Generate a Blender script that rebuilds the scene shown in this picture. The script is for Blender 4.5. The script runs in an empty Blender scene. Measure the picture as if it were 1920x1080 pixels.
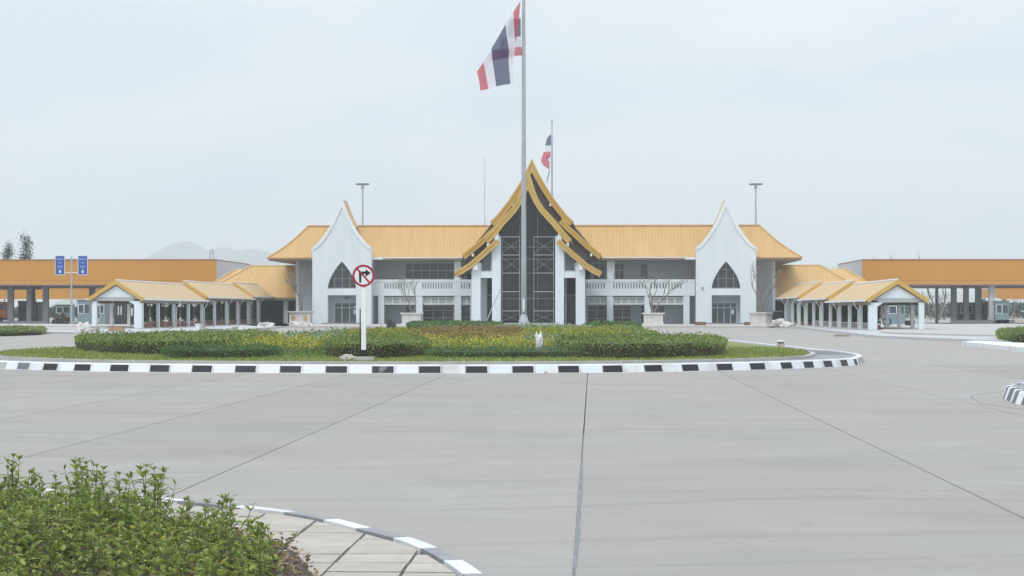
import bpy, math, random
import numpy as np
from mathutils import Vector, geometry, noise as mnoise
random.seed(7); rng = np.random.default_rng(7)
scene = bpy.context.scene; col = scene.collection
# ------------------------------------------------------------------ camera
FPX, HOR, EYE = 4000.0, 583.0, 1.6            # focal length in pixels of a 1920 wide frame, horizon row, eye height
A = math.atan(150 / FPX); CA, SA = math.cos(A), math.sin(A)
cd = bpy.data.cameras.new('camera'); cam = bpy.data.objects.new('camera', cd); col.objects.link(cam)
cam.location = (0, 0, EYE); cam.rotation_euler = (math.pi / 2, 0, A)
cd.sensor_width = 36; cd.lens = 36 * FPX / 1920; cd.shift_y = (HOR - 540) / 1920.0
cd.clip_start = .1; cd.clip_end = 14000
scene.camera = cam
# ------------------------------------------------------------------ sky, sun, exposure
SUN_EL, SUN_ROT = math.radians(52), math.radians(205)
w = bpy.data.worlds.new('World'); scene.world = w; w.use_nodes = True
nt = w.node_tree; nt.nodes.clear(); N = nt.nodes.new; Lk = nt.links.new
out = N('ShaderNodeOutputWorld'); sky = N('ShaderNodeTexSky'); sky.sky_type = 'NISHITA'; sky.sun_disc = False
sky.sun_elevation = SUN_EL; sky.sun_rotation = SUN_ROT; sky.dust_density = 3
b1 = N('ShaderNodeBackground'); b1.inputs['Strength'].default_value = .12; Lk(sky.outputs[0], b1.inputs[0])
tc = N('ShaderNodeTexCoord'); mp = N('ShaderNodeMapping'); mp.inputs['Scale'].default_value = (1, 1, 2.6); Lk(tc.outputs['Generated'], mp.inputs[0])
nz = N('ShaderNodeTexNoise'); nz.inputs['Scale'].default_value = 5.0; nz.inputs['Detail'].default_value = 6; nz.inputs['Roughness'].default_value = .52
nz.inputs['Distortion'].default_value = .5; Lk(mp.outputs[0], nz.inputs['Vector'])
rp = N('ShaderNodeValToRGB'); Lk(nz.outputs['Fac'], rp.inputs[0])
rp.color_ramp.elements[0].position = .40; rp.color_ramp.elements[0].color = (.56, .665, .75, 1)
rp.color_ramp.elements[1].position = .60; rp.color_ramp.elements[1].color = (.745, .755, .79, 1)
b2 = N('ShaderNodeBackground'); b2.inputs['Strength'].default_value = 1.3; Lk(rp.outputs[0], b2.inputs[0])
# overcast sky: evenly brighter towards the zenith, as a clouded sky is
sx = N('ShaderNodeSeparateXYZ'); Lk(tc.outputs['Generated'], sx.inputs[0]); cl0 = N('ShaderNodeClamp'); Lk(sx.outputs['Z'], cl0.inputs[0])
gr = N('ShaderNodeMath'); gr.operation = 'MULTIPLY_ADD'; gr.inputs[1].default_value = 1.0; gr.inputs[2].default_value = 1.10; Lk(cl0.outputs[0], gr.inputs[0]); Lk(gr.outputs[0], b2.inputs['Strength'])
mx = N('ShaderNodeMixShader'); mx.inputs[0].default_value = .92; Lk(b1.outputs[0], mx.inputs[1]); Lk(b2.outputs[0], mx.inputs[2]); Lk(mx.outputs[0], out.inputs[0])
sd = bpy.data.lights.new('sun', 'SUN'); sd.energy = 1.25; sd.angle = math.radians(14); sd.color = (1, .97, .92)
sun = bpy.data.objects.new('sun', sd); col.objects.link(sun)
sdir = Vector((math.sin(SUN_ROT) * math.cos(SUN_EL), math.cos(SUN_ROT) * math.cos(SUN_EL), math.sin(SUN_EL)))   # towards the sun
sun.rotation_euler = sdir.to_track_quat('Z', 'Y').to_euler(); sun.location = (0, 0, 60)
scene.cycles.volume_bounces = 3
scene.view_settings.view_transform = 'Standard'; scene.view_settings.look = 'None'
scene.view_settings.exposure = 0.08; scene.view_settings.gamma = 1; scene.view_settings.use_curve_mapping = False
# ------------------------------------------------------------------ measuring: picture rows/columns -> metres in the place
def fr(d, l, z=0): return Vector((-SA * d + CA * l, CA * d + SA * l, z))       # distance ahead, distance to the right
def G(u, v, z=0):
    d = (EYE - z) * FPX / (v - HOR); return fr(d, (u - 960) / FPX * d, z)
def GP(pts, z=0): return [tuple(G(u, v, z)[:2]) for u, v in pts]
def XU(u, Y):
    t = (u - 960) / FPX; return Y * (t * CA - SA) / (CA + t * SA)
def ZV(v, u, Y):
    X = XU(u, Y); return EYE - (v - HOR) * (Y * CA - X * SA) / FPX
# ------------------------------------------------------------------ materials
def mat(name, c, rough=.8, var=.08, scale=1.5, bump=0.0, bscale=20., metal=0., spec=.35, dirt=None, stretch=(1, 1, 1), island=0.):
    m = bpy.data.materials.new(name); m.use_nodes = True; t = m.node_tree; n = t.nodes; l = t.links
    p = n['Principled BSDF']; p.inputs['Roughness'].default_value = rough; p.inputs['Metallic'].default_value = metal
    p.inputs['Specular IOR Level'].default_value = spec
    co = n.new('ShaderNodeTexCoord'); ma = n.new('ShaderNodeMapping'); ma.inputs['Scale'].default_value = stretch; l.new(co.outputs['Object'], ma.inputs[0])
    no = n.new('ShaderNodeTexNoise'); no.inputs['Scale'].default_value = scale; no.inputs['Detail'].default_value = 5; l.new(ma.outputs[0], no.inputs['Vector'])
    r = n.new('ShaderNodeValToRGB'); l.new(no.outputs['Fac'], r.inputs[0])
    c2 = dirt or tuple(x * (1 - 2 * var) for x in c)
    r.color_ramp.elements[0].position = .3; r.color_ramp.elements[0].color = (*(c2 if dirt else tuple(x * (1 - var) for x in c)), 1)
    r.color_ramp.elements[1].position = .7 if not dirt else .48; r.color_ramp.elements[1].color = (*(tuple(x * (1 + (var if not dirt else 0)) for x in c)), 1)
    last = r.outputs[0]
    if island:
        ge = n.new('ShaderNodeNewGeometry'); hs = n.new('ShaderNodeHueSaturation'); mr = n.new('ShaderNodeMapRange')
        mr.inputs['To Min'].default_value = 1 - island; mr.inputs['To Max'].default_value = 1 + island
        l.new(ge.outputs['Random Per Island'], mr.inputs[0]); l.new(mr.outputs[0], hs.inputs['Value']); l.new(last, hs.inputs['Color']); last = hs.outputs[0]
    l.new(last, p.inputs['Base Color'])
    if bump:
        n2 = n.new('ShaderNodeTexNoise'); n2.inputs['Scale'].default_value = bscale; n2.inputs['Detail'].default_value = 4; l.new(ma.outputs[0], n2.inputs['Vector'])
        b = n.new('ShaderNodeBump'); b.inputs['Strength'].default_value = bump; b.inputs['Distance'].default_value = .02
        l.new(n2.outputs['Fac'], b.inputs['Height']); l.new(b.outputs[0], p.inputs['Normal'])
    return m
def leafmat(name, cols, rough=.6, scale=.6, trans=.25):
    """leaves: every leaf takes one of the colours at random, clumps drift with a broad noise"""
    m = bpy.data.materials.new(name); m.use_nodes = True; t = m.node_tree; n = t.nodes; l = t.links
    p = n['Principled BSDF']; p.inputs['Roughness'].default_value = rough; p.inputs['Specular IOR Level'].default_value = .3
    ge = n.new('ShaderNodeNewGeometry'); co = n.new('ShaderNodeTexCoord')
    no = n.new('ShaderNodeTexNoise'); no.inputs['Scale'].default_value = scale; no.inputs['Detail'].default_value = 3; l.new(co.outputs['Object'], no.inputs['Vector'])
    mt = n.new('ShaderNodeMath'); mt.operation = 'MULTIPLY_ADD'; mt.inputs[1].default_value = .62; l.new(ge.outputs['Random Per Island'], mt.inputs[0])
    m2 = n.new('ShaderNodeMath'); m2.operation = 'MULTIPLY_ADD'; m2.inputs[1].default_value = 1.1; m2.inputs[2].default_value = -.36; l.new(no.outputs['Fac'], m2.inputs[0]); l.new(m2.outputs[0], mt.inputs[2])
    r = n.new('ShaderNodeValToRGB'); l.new(mt.outputs[0], r.inputs[0]); e = r.color_ramp.elements
    e[0].color = (*cols[0], 1); e[0].position = .1; e[1].color = (*cols[-1], 1); e[1].position = .9
    for i, c in enumerate(cols[1:-1]):
        x = e.new(.1 + .8 * (i + 1) / (len(cols) - 1)); x.color = (*c, 1)
    l.new(r.outputs[0], p.inputs['Base Color'])
    tr = n.new('ShaderNodeBsdfTranslucent'); l.new(r.outputs[0], tr.inputs[0]); ms = n.new('ShaderNodeMixShader'); ms.inputs[0].default_value = trans
    l.new(p.outputs[0], ms.inputs[1]); l.new(tr.outputs[0], ms.inputs[2]); l.new(ms.outputs[0], n['Material Output'].inputs[0])
    return m
def concrete(name, c, joints=False):
    m = mat(name, c, .85, .05, .35, .25, 60.)
    t = m.node_tree; n = t.nodes; l = t.links; p = n['Principled BSDF']
    base = p.inputs['Base Color'].links[0].from_socket
    ge = n.new('ShaderNodeNewGeometry')
    def layer(prev, vec, scale, lo, hi, colr, fac, detail=6, dist=0.):
        a = n.new('ShaderNodeTexNoise'); a.inputs['Scale'].default_value = scale; a.inputs['Detail'].default_value = detail; a.inputs['Distortion'].default_value = dist; l.new(vec, a.inputs['Vector'])
        mr = n.new('ShaderNodeMapRange'); mr.inputs['From Min'].default_value = lo; mr.inputs['From Max'].default_value = hi; mr.inputs['To Max'].default_value = fac; l.new(a.outputs['Fac'], mr.inputs[0])
        x = n.new('ShaderNodeMix'); x.data_type = 'RGBA'; l.new(mr.outputs[0], x.inputs['Factor']); l.new(prev, x.inputs['A']); x.inputs['B'].default_value = (*colr, 1); return x.outputs['Result']
    mp2 = n.new('ShaderNodeMapping'); mp2.inputs['Scale'].default_value = (.5, .62, 1); mp2.inputs['Rotation'].default_value = (0, 0, .04); l.new(ge.outputs['Position'], mp2.inputs[0])
    s = layer(base, ge.outputs['Position'], .16, .42, .68, tuple(x * y for x, y in zip(c, (1.06, .97, .92))), .8)      # broad warm drifts
    s = layer(s, mp2.outputs[0], .55, .5, .72, tuple(x * .80 for x in c), .55)                                         # cross streaks of traffic
    s = layer(s, mp2.outputs[0], 2.2, .52, .75, tuple(x * 1.14 for x in c), .5)
    s = layer(s, ge.outputs['Position'], 9, .62, .78, tuple(x * .72 for x in c), .45)
    s = layer(s, ge.outputs['Position'], 1.1, .55, .66, tuple(x * y for x, y in zip(c, (1.1, 1.1, 1.12))), .5, 8, .6)
    s = layer(s, ge.outputs['Position'], 5.3, .685, .70, tuple(x * .6 for x in c), .35)                                   # small stains
    l.new(s, p.inputs['Base Color'])
    # faint tyre arcs round the island
    sep = n.new('ShaderNodeVectorMath'); sep.operation = 'DISTANCE'; sep.inputs[1].default_value = tuple(fr(72, -3)); l.new(ge.outputs['Position'], sep.inputs[0])
    n4 = n.new('ShaderNodeTexNoise'); n4.inputs['Scale'].default_value = .08; l.new(ge.outputs['Position'], n4.inputs['Vector'])
    ad = n.new('ShaderNodeMath'); ad.operation = 'MULTIPLY_ADD'; ad.inputs[1].default_value = 7; l.new(n4.outputs['Fac'], ad.inputs[0]); l.new(sep.outputs['Value'], ad.inputs[2])
    sn = n.new('ShaderNodeTexNoise'); sn.noise_dimensions = '1D'; sn.inputs['Scale'].default_value = 2.1; sn.inputs['Detail'].default_value = 4; l.new(ad.outputs[0], sn.inputs['W'])
    mr = n.new('ShaderNodeMapRange'); mr.inputs['From Min'].default_value = .56; mr.inputs['From Max'].default_value = .72; mr.inputs['To Max'].default_value = .24; l.new(sn.outputs['Fac'], mr.inputs[0])
    x = n.new('ShaderNodeMix'); x.data_type = 'RGBA'; l.new(mr.outputs[0], x.inputs['Factor']); l.new(s, x.inputs['A']); x.inputs['B'].default_value = (*tuple(q * .62 for q in c), 1)
    oi = n.new('ShaderNodeObjectInfo'); hs = n.new('ShaderNodeHueSaturation'); mq = n.new('ShaderNodeMapRange'); mq.inputs['To Min'].default_value = .945; mq.inputs['To Max'].default_value = 1.045
    l.new(oi.outputs['Random'], mq.inputs[0]); l.new(mq.outputs[0], hs.inputs['Value']); l.new(x.outputs['Result'], hs.inputs['Color']); l.new(hs.outputs[0], p.inputs['Base Color'])
    return m
M = dict(
    road=concrete('road_concrete', (.325, .312, .292)), roadfar=concrete('road_concrete_far', (.335, .322, .302)),
    joint=mat('joint_filler', (.11, .11, .115), .9, .2, 3), seal=mat('bitumen_seal', (.215, .22, .23), .8, .15, 4, .3),
    ground=mat('bare_ground', (.24, .24, .17), .95, .25, .02),
    kwhite=mat('white_kerb_paint', (.72, .75, .78), .6, .05, 1.2, .15, 30, dirt=(.55, .55, .54)),
    kblack=mat('black_kerb_paint', (.022, .026, .033), .5, .3, 2.5, .2, 30),
    kworn=mat('worn_black_kerb_paint', (.03, .032, .04), .6, .3, 3, .2, 30, dirt=(.25, .25, .26)),
    kfaded=mat('faded_grey_kerb_paint', (.42, .43, .42), .7, .12, 3, .2, 30),
    kerbfade=mat('faded_grey_kerb', (.27, .275, .29), .7, .15, 4, .2, 30), kerbgrey=mat('faded_kerb', (.15, .16, .18), .7, .15, 4, .2, 30),
    pave=mat('pale_pavement', (.47, .48, .49), .8, .06, .6, .2), edge=mat('edging_concrete', (.44, .43, .41), .8, .1, 2, .2), strip=mat('paving_strip', (.27, .275, .285), .85, .14, .8, .3), stripdark=mat('dark_paving', (.17, .18, .2), .85, .14, 2, .3),
    paver=mat('paver', (.42, .385, .34), .9, .09, 5, .5, 40), paver2=mat('paver_light', (.455, .42, .375), .9, .09, 5, .5, 40), bed=mat('paver_bed', (.15, .125, .10), .95, .3, 12, .5),
    soil=mat('soil', (.105, .08, .062), .95, .45, 14, 1.0, 25, dirt=(.04, .03, .026)), soil2=mat('soil_lawn', (.13, .12, .07), .95, .2, 3, .5),
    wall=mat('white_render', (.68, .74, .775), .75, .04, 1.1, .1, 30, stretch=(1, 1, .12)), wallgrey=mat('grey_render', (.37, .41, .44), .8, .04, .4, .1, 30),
    trim=mat('white_trim', (.74, .79, .81), .6, .03, 1), transom=mat('grey_transom_panel', (.38, .40, .41), .7, .04, 1),
    roof=mat('golden_roof_sheet', (.56, .36, .145), .5, .07, .7, 0, 20, stretch=(2.2, .3, .3)), lightbar=mat('grey_glazing_bar', (.22, .24, .25), .6, .03, 1), ridge=mat('ridge_cap', (.56, .33, .16), .6, .06, 1),
    rib=mat('roof_rib', (.55, .345, .125), .55, .06, 1), barge=mat('gold_barge_board', (.54, .36, .10), .5, .06, .7), walkroof=mat('walkway_roof_sheet', (.56, .385, .19), .5, .06, .7, stretch=(.3, 2.2, .3)),
    soffit=mat('brown_soffit', (.30, .24, .19), .85, .06, 1), dark=mat('dark_brown_cladding', (.085, .075, .072), .8, .12, 1.2),
    fascia=mat('orange_fascia', (.55, .265, .045), .55, .05, .18, stretch=(1, 1, .3)), fasc2=mat('orange_fascia_strip', (.57, .29, .055), .5, .04, .5), coping=mat('brown_coping', (.32, .15, .09), .6, .06, 1),
    cladside=mat('grey_side_cladding', (.56, .54, .56), .6, .03, .5), greycol=mat('grey_column', (.17, .18, .19), .8, .06, 1), lightcol=mat('light_column', (.5, .52, .54), .8, .05, 1),
    glass=mat('dark_window_glass', (.03, .036, .042), .12, .3, .4, spec=.6), glass2=mat('bluish_glass', (.06, .08, .09), .15, .25, .7, spec=.6), frame=mat('aluminium_frame', (.52, .54, .56), .5, .03, 1),
    booth=mat('teal_booth_panel', (.19, .275, .30), .6, .05, 1), steel=mat('galvanised_steel', (.40, .43, .45), .45, .08, 2, metal=.35), white=mat('white_post_paint', (.8, .81, .82), .5, .03, 2),
    black=mat('black_paint', (.02, .02, .024), .5, .1, 2), red=mat('sign_red', (.36, .012, .03), .5, .05, 2), signw=mat('sign_white', (.74, .76, .77), .45, .02, 2), navy=mat('sign_black_arrow', (.012, .014, .03), .5, .05, 2),
    blue=mat('sign_blue', (.03, .09, .36), .5, .05, 2), signpale=mat('sign_lettering', (.6, .68, .78), .5, .05, 2),
    stone=mat('white_stone', (.62, .60, .57), .85, .08, 2.5, .4, 12), gold=mat('gold_medallion', (.5, .32, .13), .5, .1, 6), rock=mat('rubble', (.42, .38, .34), .95, .2, 3, .6, 8),
    stem=mat('green_stem', (.14, .15, .07), .8, .2, 4), wood=mat('brown_wood', (.22, .12, .07), .7, .12, 3), bench=mat('brown_rail', (.24, .15, .11), .7, .1, 2), bark=mat('grey_bark', (.19, .17, .15), .9, .2, 6, .4), barkdark=mat('dark_bark', (.10, .09, .075), .9, .2, 6, .4),
    pot=mat('terracotta', (.3, .12, .07), .8, .1, 3), orange=mat('orange_truck_paint', (.55, .2, .03), .4, .05, 2), rubber=mat('rubber', (.02, .02, .02), .8, .1, 5),
    hill=mat('far_hill', (.06, .09, .07), 1, .3, .004), bag=mat('white_plastic_sack', (.75, .76, .78), .5, .04, 4, .3, 12), blackbag=mat('black_plastic_bag', (.015, .015, .022), .35, .2, 4, .6, 9),
    hotseat=mat('wooden_crate', (.36, .24, .16), .8, .12, 4),
)
LM = dict(
    hedge=leafmat('hedge_leaves', [(.095, .14, .045), (.16, .225, .065), (.22, .29, .085), (.30, .35, .12)]),
    hedged=leafmat('dark_hedge_leaves', [(.045, .095, .035), (.08, .155, .05), (.11, .19, .06), (.15, .23, .075)]),
    woody=leafmat('woody_twigs', [(.15, .13, .085), (.18, .165, .10), (.15, .185, .08), (.23, .22, .14)]),
    dwarf=leafmat('dwarf_leaves', [(.07, .13, .055), (.10, .18, .07), (.14, .22, .09), (.18, .25, .11)]),
    yellow=leafmat('yellow_flowers', [(.13, .19, .045), (.24, .28, .055), (.42, .40, .07), (.66, .56, .14)], scale=1.5),
    yelgreen=leafmat('yellow_green_leaves', [(.12, .19, .04), (.20, .25, .05), (.30, .31, .06), (.40, .36, .07)], scale=.8),
    russet=leafmat('russet_leaves', [(.15, .17, .055), (.25, .18, .08), (.28, .15, .08), (.28, .24, .08)], scale=.5),
    pale=leafmat('pale_leaves', [(.15, .22, .12), (.23, .3, .18), (.32, .37, .27), (.2, .26, .12)]),
    grass=leafmat('grass_blades', [(.15, .20, .05), (.21, .265, .07), (.26, .31, .085), (.32, .33, .12)], scale=.8),
    climb=leafmat('climber_leaves', [(.02, .035, .016), (.035, .06, .025), (.05, .085, .03), (.07, .11, .04)]),
    shrub=leafmat('shrub_leaves', [(.10, .15, .04), (.20, .275, .065), (.32, .38, .10), (.50, .48, .16)], scale=3., trans=.35),
    shrub2=leafmat('yellowing_leaves', [(.14, .22, .04), (.25, .32, .055), (.38, .38, .08), (.44, .34, .13)], scale=3., trans=.35),
    litter=leafmat('dead_leaves', [(.07, .05, .04), (.16, .10, .06), (.32, .22, .12), (.42, .36, .25)], scale=3., trans=.1),
    far=leafmat('far_tree_leaves', [(.02, .035, .02), (.035, .055, .03), (.05, .07, .04)], scale=.2),
)
def clear_glass():
    m = bpy.data.materials.new('tinted_clear_glass'); m.use_nodes = True; t = m.node_tree; n = t.nodes; l = t.links
    p = n['Principled BSDF']; p.inputs['Base Color'].default_value = (.055, .06, .066, 1); p.inputs['Roughness'].default_value = .06; p.inputs['Specular IOR Level'].default_value = .5
    tr = n.new('ShaderNodeBsdfTransparent'); tr.inputs[0].default_value = (.62, .66, .68, 1); ms = n.new('ShaderNodeMixShader'); ms.inputs[0].default_value = .66
    l.new(p.outputs[0], ms.inputs[1]); l.new(tr.outputs[0], ms.inputs[2]); l.new(ms.outputs[0], n['Material Output'].inputs[0]); return m
M['clear'] = clear_glass()
def cloth(name, c):
    m = bpy.data.materials.new(name); m.use_nodes = True; t = m.node_tree; n = t.nodes; l = t.links
    p = n['Principled BSDF']; p.inputs['Base Color'].default_value = (*c, 1); p.inputs['Roughness'].default_value = .8
    tl = n.new('ShaderNodeBsdfTranslucent'); tl.inputs[0].default_value = (*c, 1); tp = n.new('ShaderNodeBsdfTransparent')
    a = n.new('ShaderNodeMixShader'); a.inputs[0].default_value = .5; b = n.new('ShaderNodeMixShader'); b.inputs[0].default_value = .16
    l.new(p.outputs[0], a.inputs[1]); l.new(tl.outputs[0], a.inputs[2]); l.new(a.outputs[0], b.inputs[1]); l.new(tp.outputs[0], b.inputs[2]); l.new(b.outputs[0], n['Material Output'].inputs[0])
    return m
M['fred'] = cloth('flag_red', (.62, .06, .09)); M['fwhite'] = cloth('flag_white', (.82, .82, .9)); M['fblue'] = cloth('flag_blue', (.03, .045, .15))
# ------------------------------------------------------------------ mesh building
class MB:
    def __init__(s): s.v = []; s.f = []
    def add(s, vs, fs):
        k = len(s.v); s.v += [tuple(p) for p in vs]; s.f += [tuple(i + k for i in f) for f in fs]; return s
    def box(s, x0, x1, y0, y1, z0, z1):
        return s.add([(x0, y0, z0), (x1, y0, z0), (x1, y1, z0), (x0, y1, z0), (x0, y0, z1), (x1, y0, z1), (x1, y1, z1), (x0, y1, z1)],
                     [(0, 3, 2, 1), (4, 5, 6, 7), (0, 1, 5, 4), (1, 2, 6, 5), (2, 3, 7, 6), (3, 0, 4, 7)])
    def cbox(s, c, sx, sy, sz, rz=0.):          # box on its base centre, turned about z
        ca, sa = math.cos(rz), math.sin(rz); P = []
        for z in (0, sz):
            for x, y in ((-sx / 2, -sy / 2), (sx / 2, -sy / 2), (sx / 2, sy / 2), (-sx / 2, sy / 2)):
                P.append((c[0] + x * ca - y * sa, c[1] + x * sa + y * ca, c[2] + z))
        return s.add(P, [(0, 3, 2, 1), (4, 5, 6, 7), (0, 1, 5, 4), (1, 2, 6, 5), (2, 3, 7, 6), (3, 0, 4, 7)])
    def prism_y(s, poly, y0, y1, holes=()):     # outline in (x, z), thickness along y
        loops = [list(poly)] + [list(h) for h in holes]; flat = [p for lp in loops for p in lp]; n = len(flat)
        tris = geometry.tessellate_polygon([[Vector((x, z, 0)) for x, z in lp] for lp in loops])
        fs = [tuple(t) for t in tris] + [tuple(i + n for i in reversed(t)) for t in tris]; k = 0
        for lp in loops:
            m = len(lp)
            for i in range(m):
                a, b = k + i, k + (i + 1) % m; fs.append((a, b, b + n, a + n))
            k += m
        return s.add([(x, y0, z) for x, z in flat] + [(x, y1, z) for x, z in flat], fs)
    def prism_z(s, poly, z0, z1, holes=()):
        loops = [list(poly)] + [list(h) for h in holes]; flat = [p for lp in loops for p in lp]; n = len(flat)
        tris = geometry.tessellate_polygon([[Vector((x, y, 0)) for x, y in lp] for lp in loops])
        fs = [tuple(t) for t in tris] + [tuple(i + n for i in reversed(t)) for t in tris]; k = 0
        for lp in loops:
            m = len(lp)
            for i in range(m):
                a, b = k + i, k + (i + 1) % m; fs.append((a, b, b + n, a + n))
            k += m
        return s.add([(x, y, z0) for x, y in flat] + [(x, y, z1) for x, y in flat], fs)
    def tube(s, pts, rad, n=8, cap=True):
        pts = [Vector(p) for p in pts]; R = rad if isinstance(rad, (list, tuple)) else [rad] * len(pts); vs = []; fs = []
        for i, p in enumerate(pts):
            t = (pts[min(i + 1, len(pts) - 1)] - pts[max(i - 1, 0)]).normalized()
            a = t.orthogonal().normalized() if i == 0 else (prev - t * prev.dot(t)).normalized(); prev = a; b = t.cross(a)
            vs += [p + (a * math.cos(2 * math.pi * k / n) + b * math.sin(2 * math.pi * k / n)) * R[i] for k in range(n)]
        for i in range(len(pts) - 1):
            for k in range(n):
                q = i * n + k; r = i * n + (k + 1) % n; fs.append((q, r, r + n, q + n))
        if cap: fs += [tuple(range(n))[::-1], tuple((len(pts) - 1) * n + k for k in range(n))]
        return s.add(vs, fs)
    def roofsheet(s, pts, y0, y1, th, cx=0):     # strip along (dx, z) points, given thickness downward, extruded in y
        n = len(pts); T = []
        for i, (x, z) in enumerate(pts):
            a = pts[max(i - 1, 0)]; b = pts[min(i + 1, n - 1)]; dx, dz = b[0] - a[0], b[1] - a[1]; q = math.hypot(dx, dz) or 1
            nx, nz_ = -dz / q, dx / q
            if nz_ > 0: nx, nz_ = -nx, -nz_
            T.append((x + nx * th, z + nz_ * th))
        if abs(pts[0][0]) < 1e-6:                # mitre at the centre line
            sg = 1 if pts[-1][0] > 0 else -1; k = next(i for i in range(1, n) if T[i][0] * sg > 0)
            (xa, za), (xb_, zb__) = T[k - 1], T[k]; zz = za + (zb__ - za) * (0 - xa) / ((xb_ - xa) or 1e-6)
            for i in range(k): T[i] = (0.0, zz)
        vs = [(cx + x, y, z) for y in (y0, y1) for x, z in pts] + [(cx + x, y, z) for y in (y0, y1) for x, z in T]; fs = []
        for i in range(n - 1):
            fs += [(i, i + 1, n + i + 1, n + i), (2 * n + i, 3 * n + i, 3 * n + i + 1, 2 * n + i + 1), (i, 2 * n + i, 2 * n + i + 1, i + 1), (n + i, n + i + 1, 3 * n + i + 1, 3 * n + i)]
        fs += [(0, n, 3 * n, 2 * n), (n - 1, 3 * n - 1, 4 * n - 1, 2 * n - 1)]
        return s.add(vs, fs)
    def build(s, name, m, parent=None, smooth=False, **props):
        o = (0, 0, 0); r = parent
        if parent is not None: o = parent['_o'] if '_o' in parent else (0, 0, 0)
        me = bpy.data.meshes.new(name)
        vs = np.array(s.v, dtype=float).reshape(-1, 3) - np.array(o)
        org = np.zeros(3)
        if parent is None and len(vs) and props.get('pivot', True) and props.get('kind') not in ('structure', 'stuff'):
            org = np.array([(vs[:, 0].min() + vs[:, 0].max()) / 2, (vs[:, 1].min() + vs[:, 1].max()) / 2, vs[:, 2].min()]); vs = vs - org
        props.pop('pivot', None)
        me.from_pydata(vs.tolist(), [], s.f); me.update()
        if smooth: me.polygons.foreach_set('use_smooth', [True] * len(me.polygons))
        me.materials.append(M[m] if isinstance(m, str) and m in M else (LM[m] if isinstance(m, str) else m))
        ob = bpy.data.objects.new(name, me); col.objects.link(ob); ob.location = org
        if parent is not None: ob.parent = parent; ob['_o'] = tuple(o)
        else: ob['_o'] = tuple(org)
        for k, x in props.items(): ob[k] = x
        return ob
def root(name, loc, label, category, group=None):
    o = bpy.data.objects.new(name, None); col.objects.link(o); o.location = loc; o['_o'] = tuple(loc); o['label'] = label; o['category'] = category
    o.empty_display_size = .3
    if group: o['group'] = group
    return o
def tree_copy(o, loc, label=None, rz=None, scale=None):
    c = o.copy(); col.objects.link(c); c.location = loc
    if rz is not None: c.rotation_euler = (0, 0, rz)
    if scale: c.scale = (scale,) * 3
    if label: c['label'] = label
    for ch in o.children:
        d = ch.copy(); col.objects.link(d); d.parent = c
        for g in ch.children:
            e = g.copy(); col.objects.link(e); e.parent = d
    return c
def smoothloop(pts, step):
    P = [Vector(p[:2]) for p in pts]; n = len(P); o = []
    for i in range(n):
        a, b, c, d = P[i - 1], P[i], P[(i + 1) % n], P[(i + 2) % n]; k = max(2, int((c - b).length / .1))
        for j in range(k):
            t = j / k; o.append(.5 * ((2 * b) + (c - a) * t + (2 * a - 5 * b + 4 * c - d) * t * t + (3 * b - a - 3 * c + d) * t ** 3))
    L = [0]
    for i in range(len(o)): L.append(L[-1] + (o[(i + 1) % len(o)] - o[i]).length)
    tot = L[-1]; m = int(round(tot / step)); res = []; k = 0
    for j in range(m):
        s_ = j * tot / m
        while L[k + 1] < s_: k += 1
        t = (s_ - L[k]) / (L[k + 1] - L[k]); res.append(o[k].lerp(o[(k + 1) % len(o)], t))
    return res
def offset(loop, d):     # inward for a counter-clockwise loop
    n = len(loop); r = []
    for i in range(n):
        t = (loop[(i + 1) % n] - loop[i - 1]).normalized(); r.append(loop[i] + Vector((-t.y, t.x)) * d)
    return r
def inpoly(p, poly):
    x, y = p[0], p[1]; c = False; n = len(poly)
    for i in range(n):
        x1, y1 = poly[i][0], poly[i][1]; x2, y2 = poly[i - 1][0], poly[i - 1][1]
        if (y1 > y) != (y2 > y) and x < (x2 - x1) * (y - y1) / (y2 - y1) + x1: c = not c
    return c
def inpoly_np(X, Y, poly):
    c = np.zeros(len(X), bool); n = len(poly)
    for i in range(n):
        x1, y1 = poly[i][0], poly[i][1]; x2, y2 = poly[i - 1][0], poly[i - 1][1]
        if y1 == y2: continue
        c ^= ((y1 > Y) != (y2 > Y)) & (X < (x2 - x1) * (Y - y1) / (y2 - y1) + x1)
    return c
def sample(poly, n):
    P = np.array([p[:2] for p in poly]); lo, hi = P.min(0), P.max(0); out_ = np.zeros((0, 2))
    while len(out_) < n:
        q = rng.uniform(lo, hi, (n * 2, 2)); q = q[inpoly_np(q[:, 0], q[:, 1], P)]; out_ = np.vstack([out_, q])
        if len(q) == 0: break
    return out_[:n]
def area(poly):
    P = np.array([p[:2] for p in poly]); return abs(np.sum(P[:, 0] * np.roll(P[:, 1], -1) - np.roll(P[:, 0], -1) * P[:, 1])) / 2
def leaves(C, size, flat=.5, asp=.5):            # one pointed two-triangle leaf per centre
    C = np.asarray(C); n = len(C); s = size * rng.uniform(.6, 1.3, (n, 1))
    a = rng.normal(size=(n, 3)); a[:, 2] *= (1 - flat) ; a /= np.linalg.norm(a, axis=1, keepdims=True) + 1e-9
    b = rng.normal(size=(n, 3)); b -= a * np.sum(a * b, 1, keepdims=True); b /= np.linalg.norm(b, axis=1, keepdims=True) + 1e-9
    V = np.stack([C - a * s / 2, C + b * s * asp / 2, C + a * s / 2, C - b * s * asp / 2], 1).reshape(-1, 3)
    F = np.arange(n * 4).reshape(-1, 4); return V, F
def leafobj(name, m, V, F, parent=None, **props):
    b = MB(); b.v = V.tolist(); b.f = F.tolist(); return b.build(name, m, parent, **props)
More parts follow.
